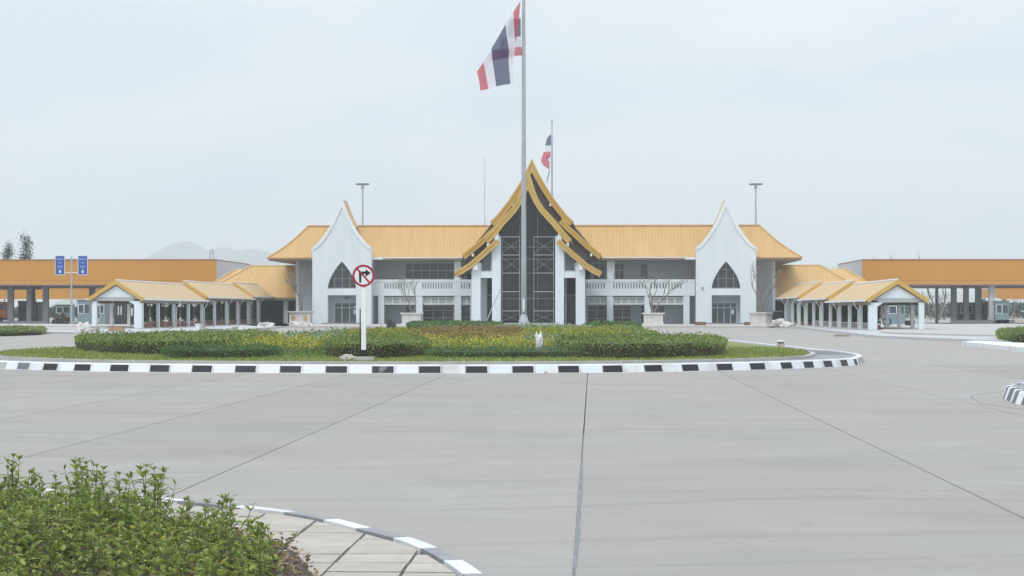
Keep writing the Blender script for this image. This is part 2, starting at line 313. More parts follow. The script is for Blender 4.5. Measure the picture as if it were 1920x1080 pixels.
# ------------------------------------------------------------------ the ground
MB().box(-6500, 6500, -60, 8200, -1.2, -.12).build('ground', 'ground', kind='structure')
road = MB().box(-140, 140, -30, 64.2, -.11, -.035).build('road', 'joint', kind='structure')
MB().box(-140, 140, 64.215, 420, -.11, 0).build('road_beyond', 'roadfar', kind='structure')
xj = [-12.0, -8.7, -6.2, -3.65, -.11, 3.33, 6.55]
while xj[0] > -33: xj.insert(0, xj[0] - 3.5)
while xj[-1] < 33: xj.append(xj[-1] + 3.5)
yj = [-17, 3.1, 23.1, 43.2, 64.2]
for i in range(len(xj) - 1):
    for j in range(len(yj) - 1):
        g = .008; MB().box(xj[i] + g, xj[i + 1] - g, yj[j] + .004, yj[j + 1] - .004, -.034, 0).build('road_slab', 'road', road)
for a, b in ((-140, xj[0]), (xj[-1], 140)): MB().box(a + .01, b - .01, -30, 64.19, -.034, 0).build('road_slab', 'road', road)
# squeezed out bitumen along the middle joint: ragged, only a few millimetres high
m_ = MB(); pl, pr = [], []
for k in range(180):
    y = 11.5 + k * .09; a = max(0, math.sin((y - 12.2) / 11 * math.pi)) if y < 23.2 else .05
    wd = .005 + .022 * a * (.6 + .7 * mnoise.noise(Vector((y * .9, 3, 0)))); pl.append((-.11 - wd * (.3 + .7 * random.random()), y, .004)); pr.append((-.11 + wd * (.7 + .9 * random.random()), y, .004))
n_ = len(pl); m_.add(pl + pr, [(i, i + n_, i + n_ + 1, i + 1) for i in range(n_ - 1)]); m_.build('joint_sealant', 'seal', kind='structure')
# ------------------------------------------------------------------ kerbs and roundabout island
def kerb_ring(parent, loop, idx, zt, batter, width, mats, name='kerb_block', gap=.006, z0=0.):
    n = len(loop); inn = offset(loop, batter); inn2 = offset(loop, width)
    for q, i in enumerate(idx):
        a, b = loop[i % n], loop[(i + 1) % n]; a1, b1 = inn[i % n], inn[(i + 1) % n]; a2, b2 = inn2[i % n], inn2[(i + 1) % n]
        g = gap / max((b - a).length, .01); A_, B_ = a.lerp(b, g), a.lerp(b, 1 - g); A1, B1 = a1.lerp(b1, g), a1.lerp(b1, 1 - g); A2, B2 = a2.lerp(b2, g), a2.lerp(b2, 1 - g)
        r_ = .03
        Ar, Br = A1.lerp(A2, r_ / max(width - batter, .05)), B1.lerp(B2, r_ / max(width - batter, .05))
        m = MB().add([(*A_, z0), (*B_, z0), (*A1, zt - .025), (*B1, zt - .025), (*Ar, zt), (*Br, zt), (*A2, zt), (*B2, zt), (*A2, z0), (*B2, z0)],
                     [(0, 1, 3, 2), (2, 3, 5, 4), (4, 5, 7, 6), (6, 7, 9, 8), (0, 2, 4, 6, 8), (1, 9, 7, 5, 3)])
        k = mats(i)
        m.build(name, k, parent)
        if k != 'kwhite' and len(mats.__doc__ or '') : pass
ISL = [(63.7, 10.4), (61.4, 9.55), (58.9, 7.85), (57.7, 6.6), (55.5, 3.3), (54.6, 0), (54.5, -3.5), (55.1, -7.6), (56.6, -11.6), (59.4, -14.6), (63.5, -17.0), (70, -18.3), (80, -17.9), (100, -16.6), (129, -14.4), (152, -11.9), (178, -6.5), (188, -1), (180, 4.5), (149, 8.5), (118, 10.0), (84, 11.1), (70, 11.3)]
ISL = ISL[::-1]
loop = smoothloop([fr(d, l) for d, l in ISL], .6)
if sum(loop[i].x * loop[(i + 1) % len(loop)].y - loop[(i + 1) % len(loop)].x * loop[i].y for i in range(len(loop))) < 0: loop = loop[::-1]
nl = len(loop); near = [i for i in range(nl) if (loop[i].y * CA - loop[i].x * SA) < 76]
far_ = [i for i in range(nl) if i not in set(near)]
kerb = MB().prism_z([tuple(p) for p in offset(loop, .12)], -.02, .1, [[tuple(p) for p in offset(loop, .2)]]).build('roundabout_kerb', 'kwhite', kind='structure')
order = near
if 0 in near and nl - 1 in near:
    k0 = next(i for i in range(nl) if i not in set(near) and (i + 1) % nl in set(near)); order = [(k0 + 1 + k) % nl for k in range(len(near))]
wornset = {}
for q, i in enumerate(order):
    a = loop[i]; 
def kmat(i):
    q = order.index(i) if i in order else -1
    if q < 0 or q % 2 == 0: return 'kwhite'
    p = loop[i]; d = p.y * CA - p.x * SA; l = p.x * CA + p.y * SA; u = 960 + 4000 * l / d
    if u < 30: return 'kfaded'
    if u < 75: return 'kerbgrey'
    if 640 < u < 720: return 'kworn'
    return 'kblack'
kmat.__doc__ = ''
# the painted bays: a black panel stands 3 mm proud on the sloping face of a white block
inn = offset(loop, .07)
kerb_ring(kerb, loop, order, .225, .07, .22, lambda i: 'kwhite')
for i in order:
    k = kmat(i)
    if k == 'kwhite': continue
    a, b = loop[i], loop[(i + 1) % nl]; a1, b1 = inn[i], inn[(i + 1) % nl]; o_ = -(offset(loop, 1)[i] - loop[i]).normalized() * .004
    def P(s, t): q = a.lerp(b, s).lerp(a1.lerp(b1, s), t); return (q.x + o_.x, q.y + o_.y, .2 * t + .002)
    MB().add([P(.02, .07), P(.93, .07), P(.93, .93), P(.02, .93)], [(0, 1, 2, 3)]).build('painted_bay', k, kerb)
# the far side: one long kerb, too far off to tell its stones apart
m_ = MB(); inn2 = offset(loop, .22)
for i in far_:
    a, b = loop[i], loop[(i + 1) % nl]; c_, d_ = inn2[(i + 1) % nl], inn2[i]
    m_.add([(*a, 0), (*b, 0), (*b, .2), (*a, .2), (*c_, .2), (*d_, .2), (*c_, 0), (*d_, 0)], [(0, 1, 2, 3), (3, 2, 4, 5), (5, 4, 6, 7)])
m_.build('kerb_run', 'kwhite', kerb)
strip_in = offset(loop, 1.35)
MB().prism_z([tuple(p) for p in offset(loop, .2)][::3], .02, .19).build('island_paving', 'strip', kind='structure')
# darker patches of paving at the right tip
for pp in ([(1497, 657), (1560, 657.5), (1598, 664), (1530, 664)], [(1440, 653), (1480, 653.5), (1500, 656), (1450, 656)]):
    MB().prism_z(GP(pp, .2), .19, .194).build('dark_paving_patch', 'stripdark', kind='structure')
e_out = offset(loop, 1.5); e_in = offset(loop, 1.68)
MB().prism_z([tuple(p) for p in e_out][::2], .15, .27, [[tuple(p) for p in e_in][::2]]).build('inner_edging', 'edge', kind='structure')
lawn_loop = [tuple(p) for p in e_in][::2]
def isl_z(x, y):     # the lawn rises a little towards its middle
    d = y * CA - x * SA; l = x * CA + y * SA
    return .25 + .12 * max(0, min(1, (d - 57) / 12)) * max(0, 1 - ((l + 3.5) / 16) ** 2)
m_ = MB(); cx_, cy_ = fr(100, -3)[:2]; rings = 14; n0 = len(lawn_loop); vs = []; fs = []
for r in range(rings):
    t = 1 - r / rings
    for x, y in lawn_loop: X, Y = cx_ + (x - cx_) * t, cy_ + (y - cy_) * t; vs.append((X, Y, isl_z(X, Y)))
vs.append((cx_, cy_, .36))
for r in range(rings - 1):
    for i in range(n0): j = (i + 1) % n0; fs.append((r * n0 + i, r * n0 + j, (r + 1) * n0 + j, (r + 1) * n0 + i))
for i in range(n0): fs.append(((rings - 1) * n0 + i, (rings - 1) * n0 + (i + 1) % n0, rings * n0))
m_.add(vs, fs).build('lawn', mat('lawn_sheet', (.20, .235, .075), .95, .2, 1.5, .6, 30), smooth=True, kind='structure')
# grass blades on the front lawn
P = sample(lawn_loop, 230000); D = P[:, 1] * CA - P[:, 0] * SA; P = P[(D < 76)]; D = P[:, 1] * CA - P[:, 0] * SA
P = P[rng.random(len(P)) < np.clip(1.35 - (D - 58) / 20, .35, 1)]
Z = np.array([isl_z(x, y) for x, y in P]); n_ = len(P); hgt = rng.uniform(.03, .085, n_); an = rng.uniform(0, 6.28, n_)
B0 = np.stack([P[:, 0] - .02 * np.cos(an), P[:, 1] - .02 * np.sin(an), Z], 1); B1 = np.stack([P[:, 0] + .02 * np.cos(an), P[:, 1] + .02 * np.sin(an), Z], 1)
TT = np.stack([P[:, 0] + rng.normal(0, .02, n_), P[:, 1] + rng.normal(0, .02, n_), Z + hgt], 1)
leafobj('grass', 'grass', np.stack([B0, B1, TT], 1).reshape(-1, 3), np.arange(n_ * 3).reshape(-1, 3), kind='stuff', label='short mown lawn grass on the roundabout island')
# ------------------------------------------------------------------ hedges and flower beds on the island
def hedge(name, px, h, label, cat='hedge', top='hedge', side='woody', dens=150, size=.085, zref=None, kind=None, group=None, rough_top=.10, stub=True, zb=None):
    zt = (zref if zref is not None else .33 + h); poly = GP(px, zt); P_ = [Vector(p) for p in poly]
    if sum(P_[i].x * P_[(i + 1) % len(P_)].y - P_[(i + 1) % len(P_)].x * P_[i].y for i in range(len(P_))) < 0: P_ = P_[::-1]
    lp = smoothloop(P_, .5); base = (lambda x, y: isl_z(x, y)) if zb is None else (lambda x, y: zb)
    ar = area(lp); c = sum(lp, Vector((0, 0))) / len(lp)
    body = MB(); bl = offset(lp, .16); q = [tuple(p) for p in bl]; zz = base(c.x, c.y)
    body.prism_z(q, zz - .1, zz + h * .82)
    n = int(min(60000, ar * dens)); S = sample([tuple(p) for p in lp], n)
    Zb = np.array([base(x, y) for x, y in S]) if n < 70000 else zz
    und = np.array([mnoise.noise(Vector((x * 1.3, y * 1.3, 0))) + .6 * mnoise.noise(Vector((x * 4, y * 4, 3))) for x, y in S])
    C = np.stack([S[:, 0], S[:, 1], Zb + h * .93 + und * rough_top * 1.6 + rng.normal(0, rough_top * .5, n)], 1)
    V, F = leaves(C, size, .25, .6)
    # sides
    per = sum((lp[(i + 1) % len(lp)] - lp[i]).length for i in range(len(lp))); ns = int(min(30000, per * h * dens * 3.2)); SC = np.zeros((ns, 3)); L_ = len(lp)
    for k in range(ns):
        i = random.randrange(L_); t = random.random(); p = lp[i].lerp(lp[(i + 1) % L_], t); tg = (lp[(i + 1) % L_] - lp[i]).normalized(); zr = random.random() ** .9
        o2 = .02 + .12 * mnoise.noise(Vector((p.x * 1.2, p.y * 1.2, 1))) + random.gauss(0, .045) - .08 * (1 - zr)
        SC[k] = (p.x + tg.y * o2, p.y - tg.x * o2, base(p.x, p.y) + h * zr + .02)
    hi = SC[SC[:, 2] > zz + h * .5]; lo = SC[SC[:, 2] <= zz + h * .5]
    V2, F2 = leaves(hi, size, .2, .6); V3, F3 = leaves(lo, size * .95, .1, .45)
    Vt = np.vstack([V, V2]); Ft = np.vstack([F, F2 + len(V)])
    if kind == 'stuff':
        leafobj(name, top, np.vstack([Vt, V3]), np.vstack([Ft, F3 + len(Vt)]), kind='stuff', label=label)
        return
    r = root(name, (c.x, c.y, zz), label, cat, group)
    body.build('branches', mat(name + '_inner', (.05, .055, .03), .95, .3, 3), r)
    leafobj('foliage', top, Vt, Ft, r); leafobj('twigs', side, V3, F3, r)
hedge('clipped_hedge', [(152, 628), (200, 626), (300, 624), (420, 622), (500, 623), (517, 626), (480, 629), (428, 634), (380, 636.5), (300, 637), (200, 635), (154, 632)], .42, 'broad low green hedge at the left end of the island', dens=120)
hedge('dwarf_hedge', [(308, 650), (330, 647.5), (440, 647), (512, 647.5), (516, 650), (440, 651.3), (330, 651.5)], .25, 'low dark green strip of dwarf plants before the broad left hedge', top='hedged', side='dwarf', dens=260, size=.06)
hedge('clipped_hedge', [(614, 636), (630, 632.5), (680, 631), (760, 631), (786, 633), (796, 637), (760, 639.5), (680, 640), (628, 639.5)], .42, 'bushy green hedge directly behind the no right turn sign', dens=170, size=.075)
hedge('clipped_hedge', [(1046, 634), (1080, 630), (1180, 628), (1300, 629), (1345, 631), (1357, 634), (1345, 637), (1250, 639), (1150, 639.5), (1080, 638)], .43, 'long green hedge at the right end of the island', dens=150, size=.075)
hedge('dwarf_hedge', [(800, 654), (830, 651.5), (960, 651), (1100, 651.5), (1180, 651), (1215, 653), (1160, 655.5), (960, 656.5), (830, 656)], .17, 'low green strip of dwarf plants along the centre lawn', top='dwarf', side='dwarf', dens=260, size=.06)
hedge('clipped_hedge', [(768, 607.5), (790, 605), (880, 605), (935, 606.5), (930, 608.5), (840, 610), (775, 610)], .55, 'distant dark green hedge left of the flagpole foot', top='hedged', side='hedged', dens=40, size=.2, zref=.6, zb=.1)
hedge('clipped_hedge', [(1102, 607), (1120, 605.5), (1180, 606), (1197, 608), (1190, 610), (1110, 610)], .55, 'distant dark green hedge right of the flagpole foot', top='hedged', side='hedged', dens=40, size=.2, zref=.6, zb=.1)
hedge('flower_bed_yellow', [(432, 636), (520, 632), (600, 632), (640, 634), (625, 646), (520, 646), (430, 646)], .26, 'yellow flowering ground cover between the left hedges', top='yellow', kind='stuff', dens=150, size=.075, rough_top=.12)
hedge('flower_bed_yellow', [(795, 636), (870, 632), (1000, 632), (1045, 637), (1062, 643), (1000, 646.5), (860, 647), (800, 646)], .26, 'yellow flowering ground cover in the middle of the island', top='yellow', kind='stuff', dens=150, size=.08, rough_top=.12)
hedge('ground_cover_russet', [(770, 622), (860, 616), (960, 617), (985, 624), (960, 634), (860, 636), (790, 634)], .32, 'russet ground cover across the middle of the island', top='russet', kind='stuff', dens=70, size=.11, rough_top=.12)
hedge('ground_cover_yellow_green', [(642, 622), (700, 619), (775, 620), (800, 634), (780, 640), (700, 637), (640, 634)], .3, 'yellow green ground cover behind the road sign', top='yelgreen', kind='stuff', dens=80, size=.11, rough_top=.1)
hedge('ground_cover_pale', [(940, 612), (1020, 611), (1098, 613), (1104, 617), (1000, 618), (930, 617)], .3, 'pale green ground cover at the back of the island', top='pale', kind='stuff', dens=30, size=.16, rough_top=.1)
hedge('ground_cover_pale', [(800, 612), (870, 611), (930, 612), (925, 616), (840, 618), (790, 618)], .3, 'pale green ground cover left of the russet bed', top='dwarf', kind='stuff', dens=30, size=.16, rough_top=.1)
hedge('ground_cover_yellow_green', [(985, 620), (1060, 618), (1130, 618), (1180, 622), (1170, 630), (1060, 634), (985, 633)], .3, 'yellow green ground cover behind the right hedge', top='yelgreen', kind='stuff', dens=70, size=.12, rough_top=.12)
hedge('ground_cover_silver', [(985, 633), (1045, 631), (1060, 634), (1040, 640), (990, 639)], .3, 'silvery ground cover before the right hedge', top='pale', kind='stuff', dens=90, size=.1, rough_top=.1)
hedge('ground_cover_silver', [(533, 634), (560, 630), (640, 627), (645, 633), (600, 637), (540, 637)], .3, 'silvery shrubs behind the yellow bed', top='pale', kind='stuff', dens=45, size=.16, rough_top=.16)
hedge('weedy_ground_cover', [(515, 655), (560, 652), (620, 652), (616, 658), (560, 659), (515, 658)], .12, 'thin weedy ground cover between hedge and lawn', top='dwarf', kind='stuff', dens=150, size=.06, rough_top=.1)
hedge('weedy_ground_cover', [(1090, 614), (1180, 612), (1205, 617), (1235, 626), (1200, 631), (1150, 622)], .2, 'green ground cover beside the back kerb of the island', top='hedge', kind='stuff', dens=35, size=.16, rough_top=.1)
# ------------------------------------------------------------------ no right turn sign
def sign():
    d = 58.2; p = fr(d, (682 - 960) / FPX * d, .3); s = d / FPX
    r = root('road_sign', p, 'round red and white no right turn sign on a white post', 'road sign')
    zc = 1.6 + (583 - 517) * s; x, y = p.x, p.y
    MB().box(x - .06, x + .06, y - .06, y + .06, .3 + .24, zc - .27).build('post', 'white', r)
    MB().box(x - .064, x + .064, y - .064, y + .064, .25, .54).build('post_foot', 'black', r)
    MB().box(x - .12, x - .09, y + .05, y + .08, .45, zc - .9).build('back_post', 'black', r)
    Y = y - .075
    def disc(ra, rb, y0, y1, n=48):
        return MB().prism_y([(x + ra * math.cos(2 * math.pi * k / n), zc + ra * math.sin(2 * math.pi * k / n)) for k in range(n)], y0, y1,
                            [[(x + rb * math.cos(2 * math.pi * k / n), zc + rb * math.sin(2 * math.pi * k / n)) for k in range(n)]] if rb else ())
    disc(.298, 0, Y, Y + .012).build('sign_plate', 'signw', r)
    disc(.302, .245, Y - .006, Y - .001).build('red_ring', 'red', r)
    a = [(-.115, -.19), (-.06, -.19), (-.055, .045), (.06, .045), (.06, -.03), (.2, .075), (.06, .175), (.06, .115), (-.125, .115)]
    MB().prism_y([(x + q, zc + w_) for q, w_ in a], Y - .004, Y - .0005).build('arrow', 'navy', r)
    c = math.cos(math.radians(48)); s_ = math.sin(math.radians(48)); w2 = .024
    MB().prism_y([(x - c * .26 - s_ * w2, zc + s_ * .26 - c * w2), (x + c * .26 - s_ * w2, zc - s_ * .26 - c * w2), (x + c * .26 + s_ * w2, zc - s_ * .26 + c * w2), (x - c * .26 + s_ * w2, zc + s_ * .26 + c * w2)], Y - .0055, Y - .0045).build('red_bar', 'red', r)
    for zz in (.14, -.14): MB().box(x - .1, x + .1, Y + .012, y - .058, zc + zz - .02, zc + zz + .02).build('bracket', 'steel', r)
sign()
def lump(name, c, sx, sy, sz, m, label, cat, seed=0, n=10, rough=.25, parent=None, **pr):
    vs = []; fs = []; R_ = 6
    for i in range(R_ + 1):
        ph = math.pi / 2 * i / R_ if sz > 0 else 0
        for k in range(n):
            th = 2 * math.pi * k / n; q = Vector((math.cos(th) * math.cos(ph), math.sin(th) * math.cos(ph), math.sin(ph)))
            k2 = 1 + rough * mnoise.noise(q * 1.7 + Vector((seed * 3.1, 0, 0))) * 2; vs.append((c[0] + q.x * sx * k2, c[1] + q.y * sy * k2, c[2] + q.z * sz * k2 - (.02 if i == 0 else 0)))
    for i in range(R_):
        for k in range(n): j = (k + 1) % n; fs.append((i * n + k, i * n + j, (i + 1) * n + j, (i + 1) * n + k))
    o = MB().add(vs, fs).build(name, m, parent, **pr)
    if label: o['label'] = label; o['category'] = cat
    return o
for k, (u, v, s, lb) in enumerate([(642, 674.5, .14, 'small pale stone furthest left beside the sign post'), (650, 675, .2, 'brown stone in the little rubble heap by the sign post'), (660, 675.5, .17, 'round pale stone in the rubble heap nearest the sign post')]):
    p = G(u, v, .27); lump('stone', p, s, s * .8, s * .75, 'rock', lb, 'stone', k + 1)
p = G(682, 676, .27); MB().cbox(p, .55, .35, .1, .1).build('footing_slab', 'edge', label='flat grey concrete slab at the foot of the sign', category='slab')
p = G(1011, 670, .27); lump('stone', p, .3, .2, .13, 'rock', 'flat grey stone on the lawn below the white sack', 'stone', 9)
p = G(1012, 652, .5)
lump('plastic_sack', (p.x, p.y, .4), .14, .12, .46, 'bag', 'crumpled white sack standing in the flower bed', 'sack', 4, rough=.5)
p = G(1024, 701, 0)
lump('plaster_lump', (p.x, p.y, 0), .07, .06, .06, 'rock', 'small pale lump on the road against the kerb', 'stone', 12)
def bollard():
    p = G(1464, 657, .19); r = root('concrete_post', p, 'stubby pale concrete post with a dark band on the island tip', 'concrete post')
    d = p.length; s = d / FPX * 1.0; prof = [(8.5, 0), (7.5, 4), (6.2, 10)]; n = 14
    def lathe(pr): return MB().tube([(p.x, p.y, p.z + z * s) for _, z in pr], [q * s for q, _ in pr], n)
    lathe([(9, 0), (8.2, 4), (6.8, 13)]).build('base', 'rock', r); lathe([(5.8, 13.01), (5.6, 15.5)]).build('band', 'black', r); lathe([(7.6, 15.51), (7.6, 17.2), (5.8, 19.5)]).build('cap', 'stone', r)
bollard()
# ------------------------------------------------------------------ small striped island on the right
c_ = [(38.3, 8.72), (36.6, 8.55), (34.6, 8.95), (33.4, 10.4), (33.2, 13), (33.4, 19), (36, 26), (42, 26), (43.4, 19), (43.4, 13), (42.6, 10.5), (40.6, 9.2)]
lp2 = smoothloop([fr(d, l) for d, l in [(q[0] - .25, q[1] + .13) for q in c_]], .42)
if sum(lp2[i].x * lp2[(i + 1) % len(lp2)].y - lp2[(i + 1) % len(lp2)].x * lp2[i].y for i in range(len(lp2))) < 0: lp2 = lp2[::-1]
k2 = MB().prism_z([tuple(p) for p in offset(lp2, .1)][::2], -.02, .1, [[tuple(p) for p in offset(lp2, .18)][::2]]).build('side_island_kerb', 'kwhite', kind='structure')
kerb_ring(k2, lp2, list(range(len(lp2))), .22, .07, .2, lambda i: 'kwhite' if i % 2 else 'kerbgrey')
MB().prism_z([tuple(p) for p in offset(lp2, .19)], .02, .2).build('side_island_paving', 'strip', kind='structure')
m_ = MB(); lp3 = offset(lp2, -.55); lp4 = offset(lp2, -.573)
m_.prism_z([tuple(p) for p in lp4], .001, .004, [[tuple(p) for p in lp3]]).build('gutter_joint', 'seal', kind='structure')
# ------------------------------------------------------------------ foreground island: kerb, pavers, soil, shrubs
out_px = [(-320, 912), (-120, 911), (60, 915), (200, 921), (330, 934), (452, 946), (552, 956.5), (642, 972.5), (709, 990), (782, 1008), (838, 1030), (879, 1051), (919, 1078), (950, 1106), (975, 1150), (985, 1220), (960, 1330), (880, 1460), (640, 1560), (200, 1600), (-600, 1600), (-900, 1400), (-900, 1100), (-640, 940)]
zk = .15; lp5 = smoothloop([G(u, v, zk) for u, v in out_px], .33)
if sum(lp5[i].x * lp5[(i + 1) % len(lp5)].y - lp5[(i + 1) % len(lp5)].x * lp5[i].y for i in range(len(lp5))) < 0: lp5 = lp5[::-1]
base5 = MB().prism_z([tuple(p) for p in offset(lp5, .06)], -.02, .105).build('pavement', 'bed', kind='structure')
# stripes two stones long: find the stone nearest the first white start and alternate from it
st = G(662, 978, zk).xy; i0 = min(range(len(lp5)), key=lambda i: (lp5[i].lerp(lp5[(i + 1) % len(lp5)], .5) - st).length)
kb5 = MB().prism_z([tuple(p) for p in offset(lp5, .03)], -.01, .05, [[tuple(p) for p in offset(lp5, .1)]]).build('foreground_kerb', 'kwhite', kind='structure')
kerb_ring(kb5, offset(lp5, -.03), list(range(len(lp5))), zk, .03, .17, lambda i: 'kwhite' if ((i - i0 + 1) // 2) % 2 == 0 else 'kerbfade', gap=.004)
inner5 = [tuple(p) for p in offset(lp5, .165)]
soil_px = [(598, 1085), (588, 1068), (572, 1046), (548, 1026), (518, 1009), (470, 998), (400, 988), (300, 968), (150, 950), (0, 940), (-200, 935), (-500, 960), (-700, 1100), (-700, 1380), (-200, 1450), (300, 1420), (520, 1320), (600, 1180)]
soil = [tuple(p[:2]) for p in [G(u, v, zk) for u, v in soil_px]]; sl = smoothloop([Vector(p) for p in soil], .25)
if sum(sl[i].x * sl[(i + 1) % len(sl)].y - sl[(i + 1) % len(sl)].x * sl[i].y for i in range(len(sl))) < 0: sl = sl[::-1]
def clip(poly, win):      # Sutherland-Hodgman against a convex window
    o = poly
    for i in range(len(win)):
        a, b = win[i], win[(i + 1) % len(win)]; n = []; ins = lambda p: (b[0] - a[0]) * (p[1] - a[1]) - (b[1] - a[1]) * (p[0] - a[0]) >= 0
        for j in range(len(o)):
            p, q = o[j], o[(j + 1) % len(o)]; ip, iq = ins(p), ins(q)
            if ip != iq:
                den = (b[0] - a[0]) * (q[1] - p[1]) - (b[1] - a[1]) * (q[0] - p[0]); t = -((b[0] - a[0]) * (p[1] - a[1]) - (b[1] - a[1]) * (p[0] - a[0])) / den
                x = (p[0] + (q[0] - p[0]) * t, p[1] + (q[1] - p[1]) * t)
            if ip: n.append(p)
            if ip != iq: n.append(x)
        o = n
        if not o: return []
    return o
PW = .432; x0 = G(598, 1080, zk).x; y0 = G(0, 1049, zk).y - 12 * PW; sl_in = [tuple(p) for p in offset(sl, .5)]
hull = inner5[::2]
for i in range(-14, 12):
    for j in range(0, 30):
        xa, ya = x0 + i * PW, y0 + j * PW; cpt = (xa + PW / 2, ya + PW / 2)
        if ya < 7 or inpoly(cpt, sl_in) or ya > 20: continue
        cor = [(xa + .009, ya + .013), (xa + PW - .009, ya + .013), (xa + PW - .009, ya + PW - .013), (xa + .009, ya + PW - .013)]
        ii = [inpoly(c, inner5) for c in cor]
        if not any(ii): continue
        jx, jy = random.uniform(-.004, .004), random.uniform(-.003, .003); cor = [(x + jx, y + jy) for x, y in cor]
        if not all(ii):
            cor = clip(cor, hull)
            if len(cor) < 3 or area(cor) < .004: continue
        z = .139 + random.uniform(-.006, .004); tl = random.uniform(-.006, .006)
        m = MB(); n = len(cor); m.add([(x, y, .1) for x, y in cor] + [(x, y, z + tl * (x - xa)) for x, y in cor], [tuple(range(n, 2 * n))] + [(k, (k + 1) % n, n + (k + 1) % n, n + k) for k in range(n)])
        m.build('paver', random.choice(['paver', 'paver', 'paver2']), base5)
def soil_z(x, y):
    p = Vector((x, y)); d = min((p - q).length for q in sl[::2])
    return .135 + .07 * (1 - math.exp(-d / .8)) + .03 * mnoise.noise(Vector((x * 5, y * 5, 0))) * min(1, d * 5) + .015 * mnoise.noise(Vector((x * 17, y * 17, 0)))
m_ = MB(); vs = []; fs = []; cen = sum(sl, Vector((0, 0))) / len(sl); R_ = 26; n0 = len(sl)
for r in range(R_):
    t = 1 - (r / R_) ** 1.4 * .999
    for p in sl: q = cen + (p - cen) * t; vs.append((q.x, q.y, soil_z(q.x, q.y) if r else .12))
for r in range(R_ - 1):
    for i in range(n0): j = (i + 1) % n0; fs.append((r * n0 + i, r * n0 + j, (r + 1) * n0 + j, (r + 1) * n0 + i))
m_.add(vs, fs).build('soil_bed', 'soil', smooth=True, kind='structure')
# dry litter on the soil
S = sample([tuple(p) for p in sl], 16000); dd = S[:, 1] * CA - S[:, 0] * SA; S = S[(dd > 9.5) & (dd < 19)]
V, F = leaves(np.array([(x, y, soil_z(x, y) + .004 + .07 * random.random() ** 2) for x, y in S[:9000]]), .042, .7, .5)
leafobj('leaf_litter', 'litter', V, F, kind='stuff', label='dry leaf litter on the soil')
def leaf_geo(base, dirn, L, wd, droop):
    """a folded pointed leaf of six faces, growing from base along dirn"""
    d = Vector(dirn).normalized(); s = d.cross(Vector((0, 0, 1)));
    if s.length < .05: s = Vector((1, 0, 0))
    s.normalize(); up = s.cross(d).normalized(); vs = [base]; prof = [(.28, .8), (.6, 1.0), (.85, .55)]
    for t, k in prof:
        c = base + d * (L * t) - Vector((0, 0, droop * L * t * t)); vs += [c + s * wd * k / 2 + up * wd * .18 * k, c, c - s * wd * k / 2 + up * wd * .18 * k]
    vs.append(base + d * L - Vector((0, 0, droop * L)))
    return vs, [(0, 1, 2), (0, 2, 3), (1, 4, 5, 2), (2, 5, 6, 3), (4, 7, 8, 5), (5, 8, 9, 6), (7, 10, 8), (8, 10, 9)]
def make_shrub(seed, hgt, nst, m):
    random.seed(seed); st = MB(); lf = MB()
    for k in range(nst):
        a = random.uniform(0, 6.28); sp = random.uniform(.02, .14) if k else 0; h = hgt * random.uniform(.55, 1.0) if k else hgt
        tip = Vector((math.cos(a) * sp * 1.3, math.sin(a) * sp * 1.3, h)); pts = [Vector((math.cos(a) * .015, math.sin(a) * .015, -.03))]
        for t in (.35, .7, 1): pts.append(Vector((tip.x * t + random.uniform(-.012, .012), tip.y * t + random.uniform(-.012, .012), h * t)))
        st.tube(pts, [.005, .004, .003, .0018], 4, False)
        nn = int(h / .055); rot = random.uniform(0, 3)
        for q in range(nn + 1):
            t = .22 + .78 * q / max(nn, 1); f = t * 3; i = min(int(f), 2); b = pts[i].lerp(pts[i + 1], min(f - i, 1)); rot += 1.57 + random.uniform(-.25, .25); top = q >= nn - 1
            for s_ in (0, math.pi):
                el = random.uniform(.45, .95) if top else random.uniform(.05, .75); L = random.uniform(.052, .092) * (.7 if q == nn else 1)
                v, f_ = leaf_geo(b, (math.cos(rot + s_) * math.cos(el), math.sin(rot + s_) * math.cos(el), math.sin(el)), L, L * random.uniform(.36, .5), random.uniform(0, .45)); lf.add(v, f_)
        if random.random() < .9:
            for s_ in range(3):
                el = random.uniform(.8, 1.3); an_ = s_ * 2.1 + rot; L = random.uniform(.025, .04); v, f_ = leaf_geo(pts[-1], (math.cos(an_) * math.cos(el), math.sin(an_) * math.cos(el), math.sin(el)), L, L * .4, 0); lf.add(v, f_)
    return st, lf, m
SHR = []
for k in range(9):
    st, lf, m = make_shrub(100 + k, [.37, .28, .16, .33, .13, .22, .14, .20, .25][k], [5, 6, 7, 5, 7, 6, 8, 6, 7][k], 'shrub2' if k in (4, 6) else 'shrub')
    r = root('leafy_shrub', (0, 0, 0), 'small leafy green shrub in the soil bed at the near corner', 'shrub', 'leafy shrubs in the near soil bed')
    st.build('stems', 'stem', r); lf.build('leaves', m, r); SHR.append(r)
random.seed(5)
spots = []
bed = [tuple(p) for p in offset(sl, .27)]
tries = 0
while len(spots) < 190 and tries < 60000:
    tries += 1; d = random.uniform(10.2, 19.5); l = random.uniform(-.275, -.105) * d
    p = fr(d, l)
    if not inpoly((p.x, p.y), bed): continue
    u = 960 + 4000 * l / d
    if any((p - q).length < .175 for q in spots): continue
    spots.append(p)
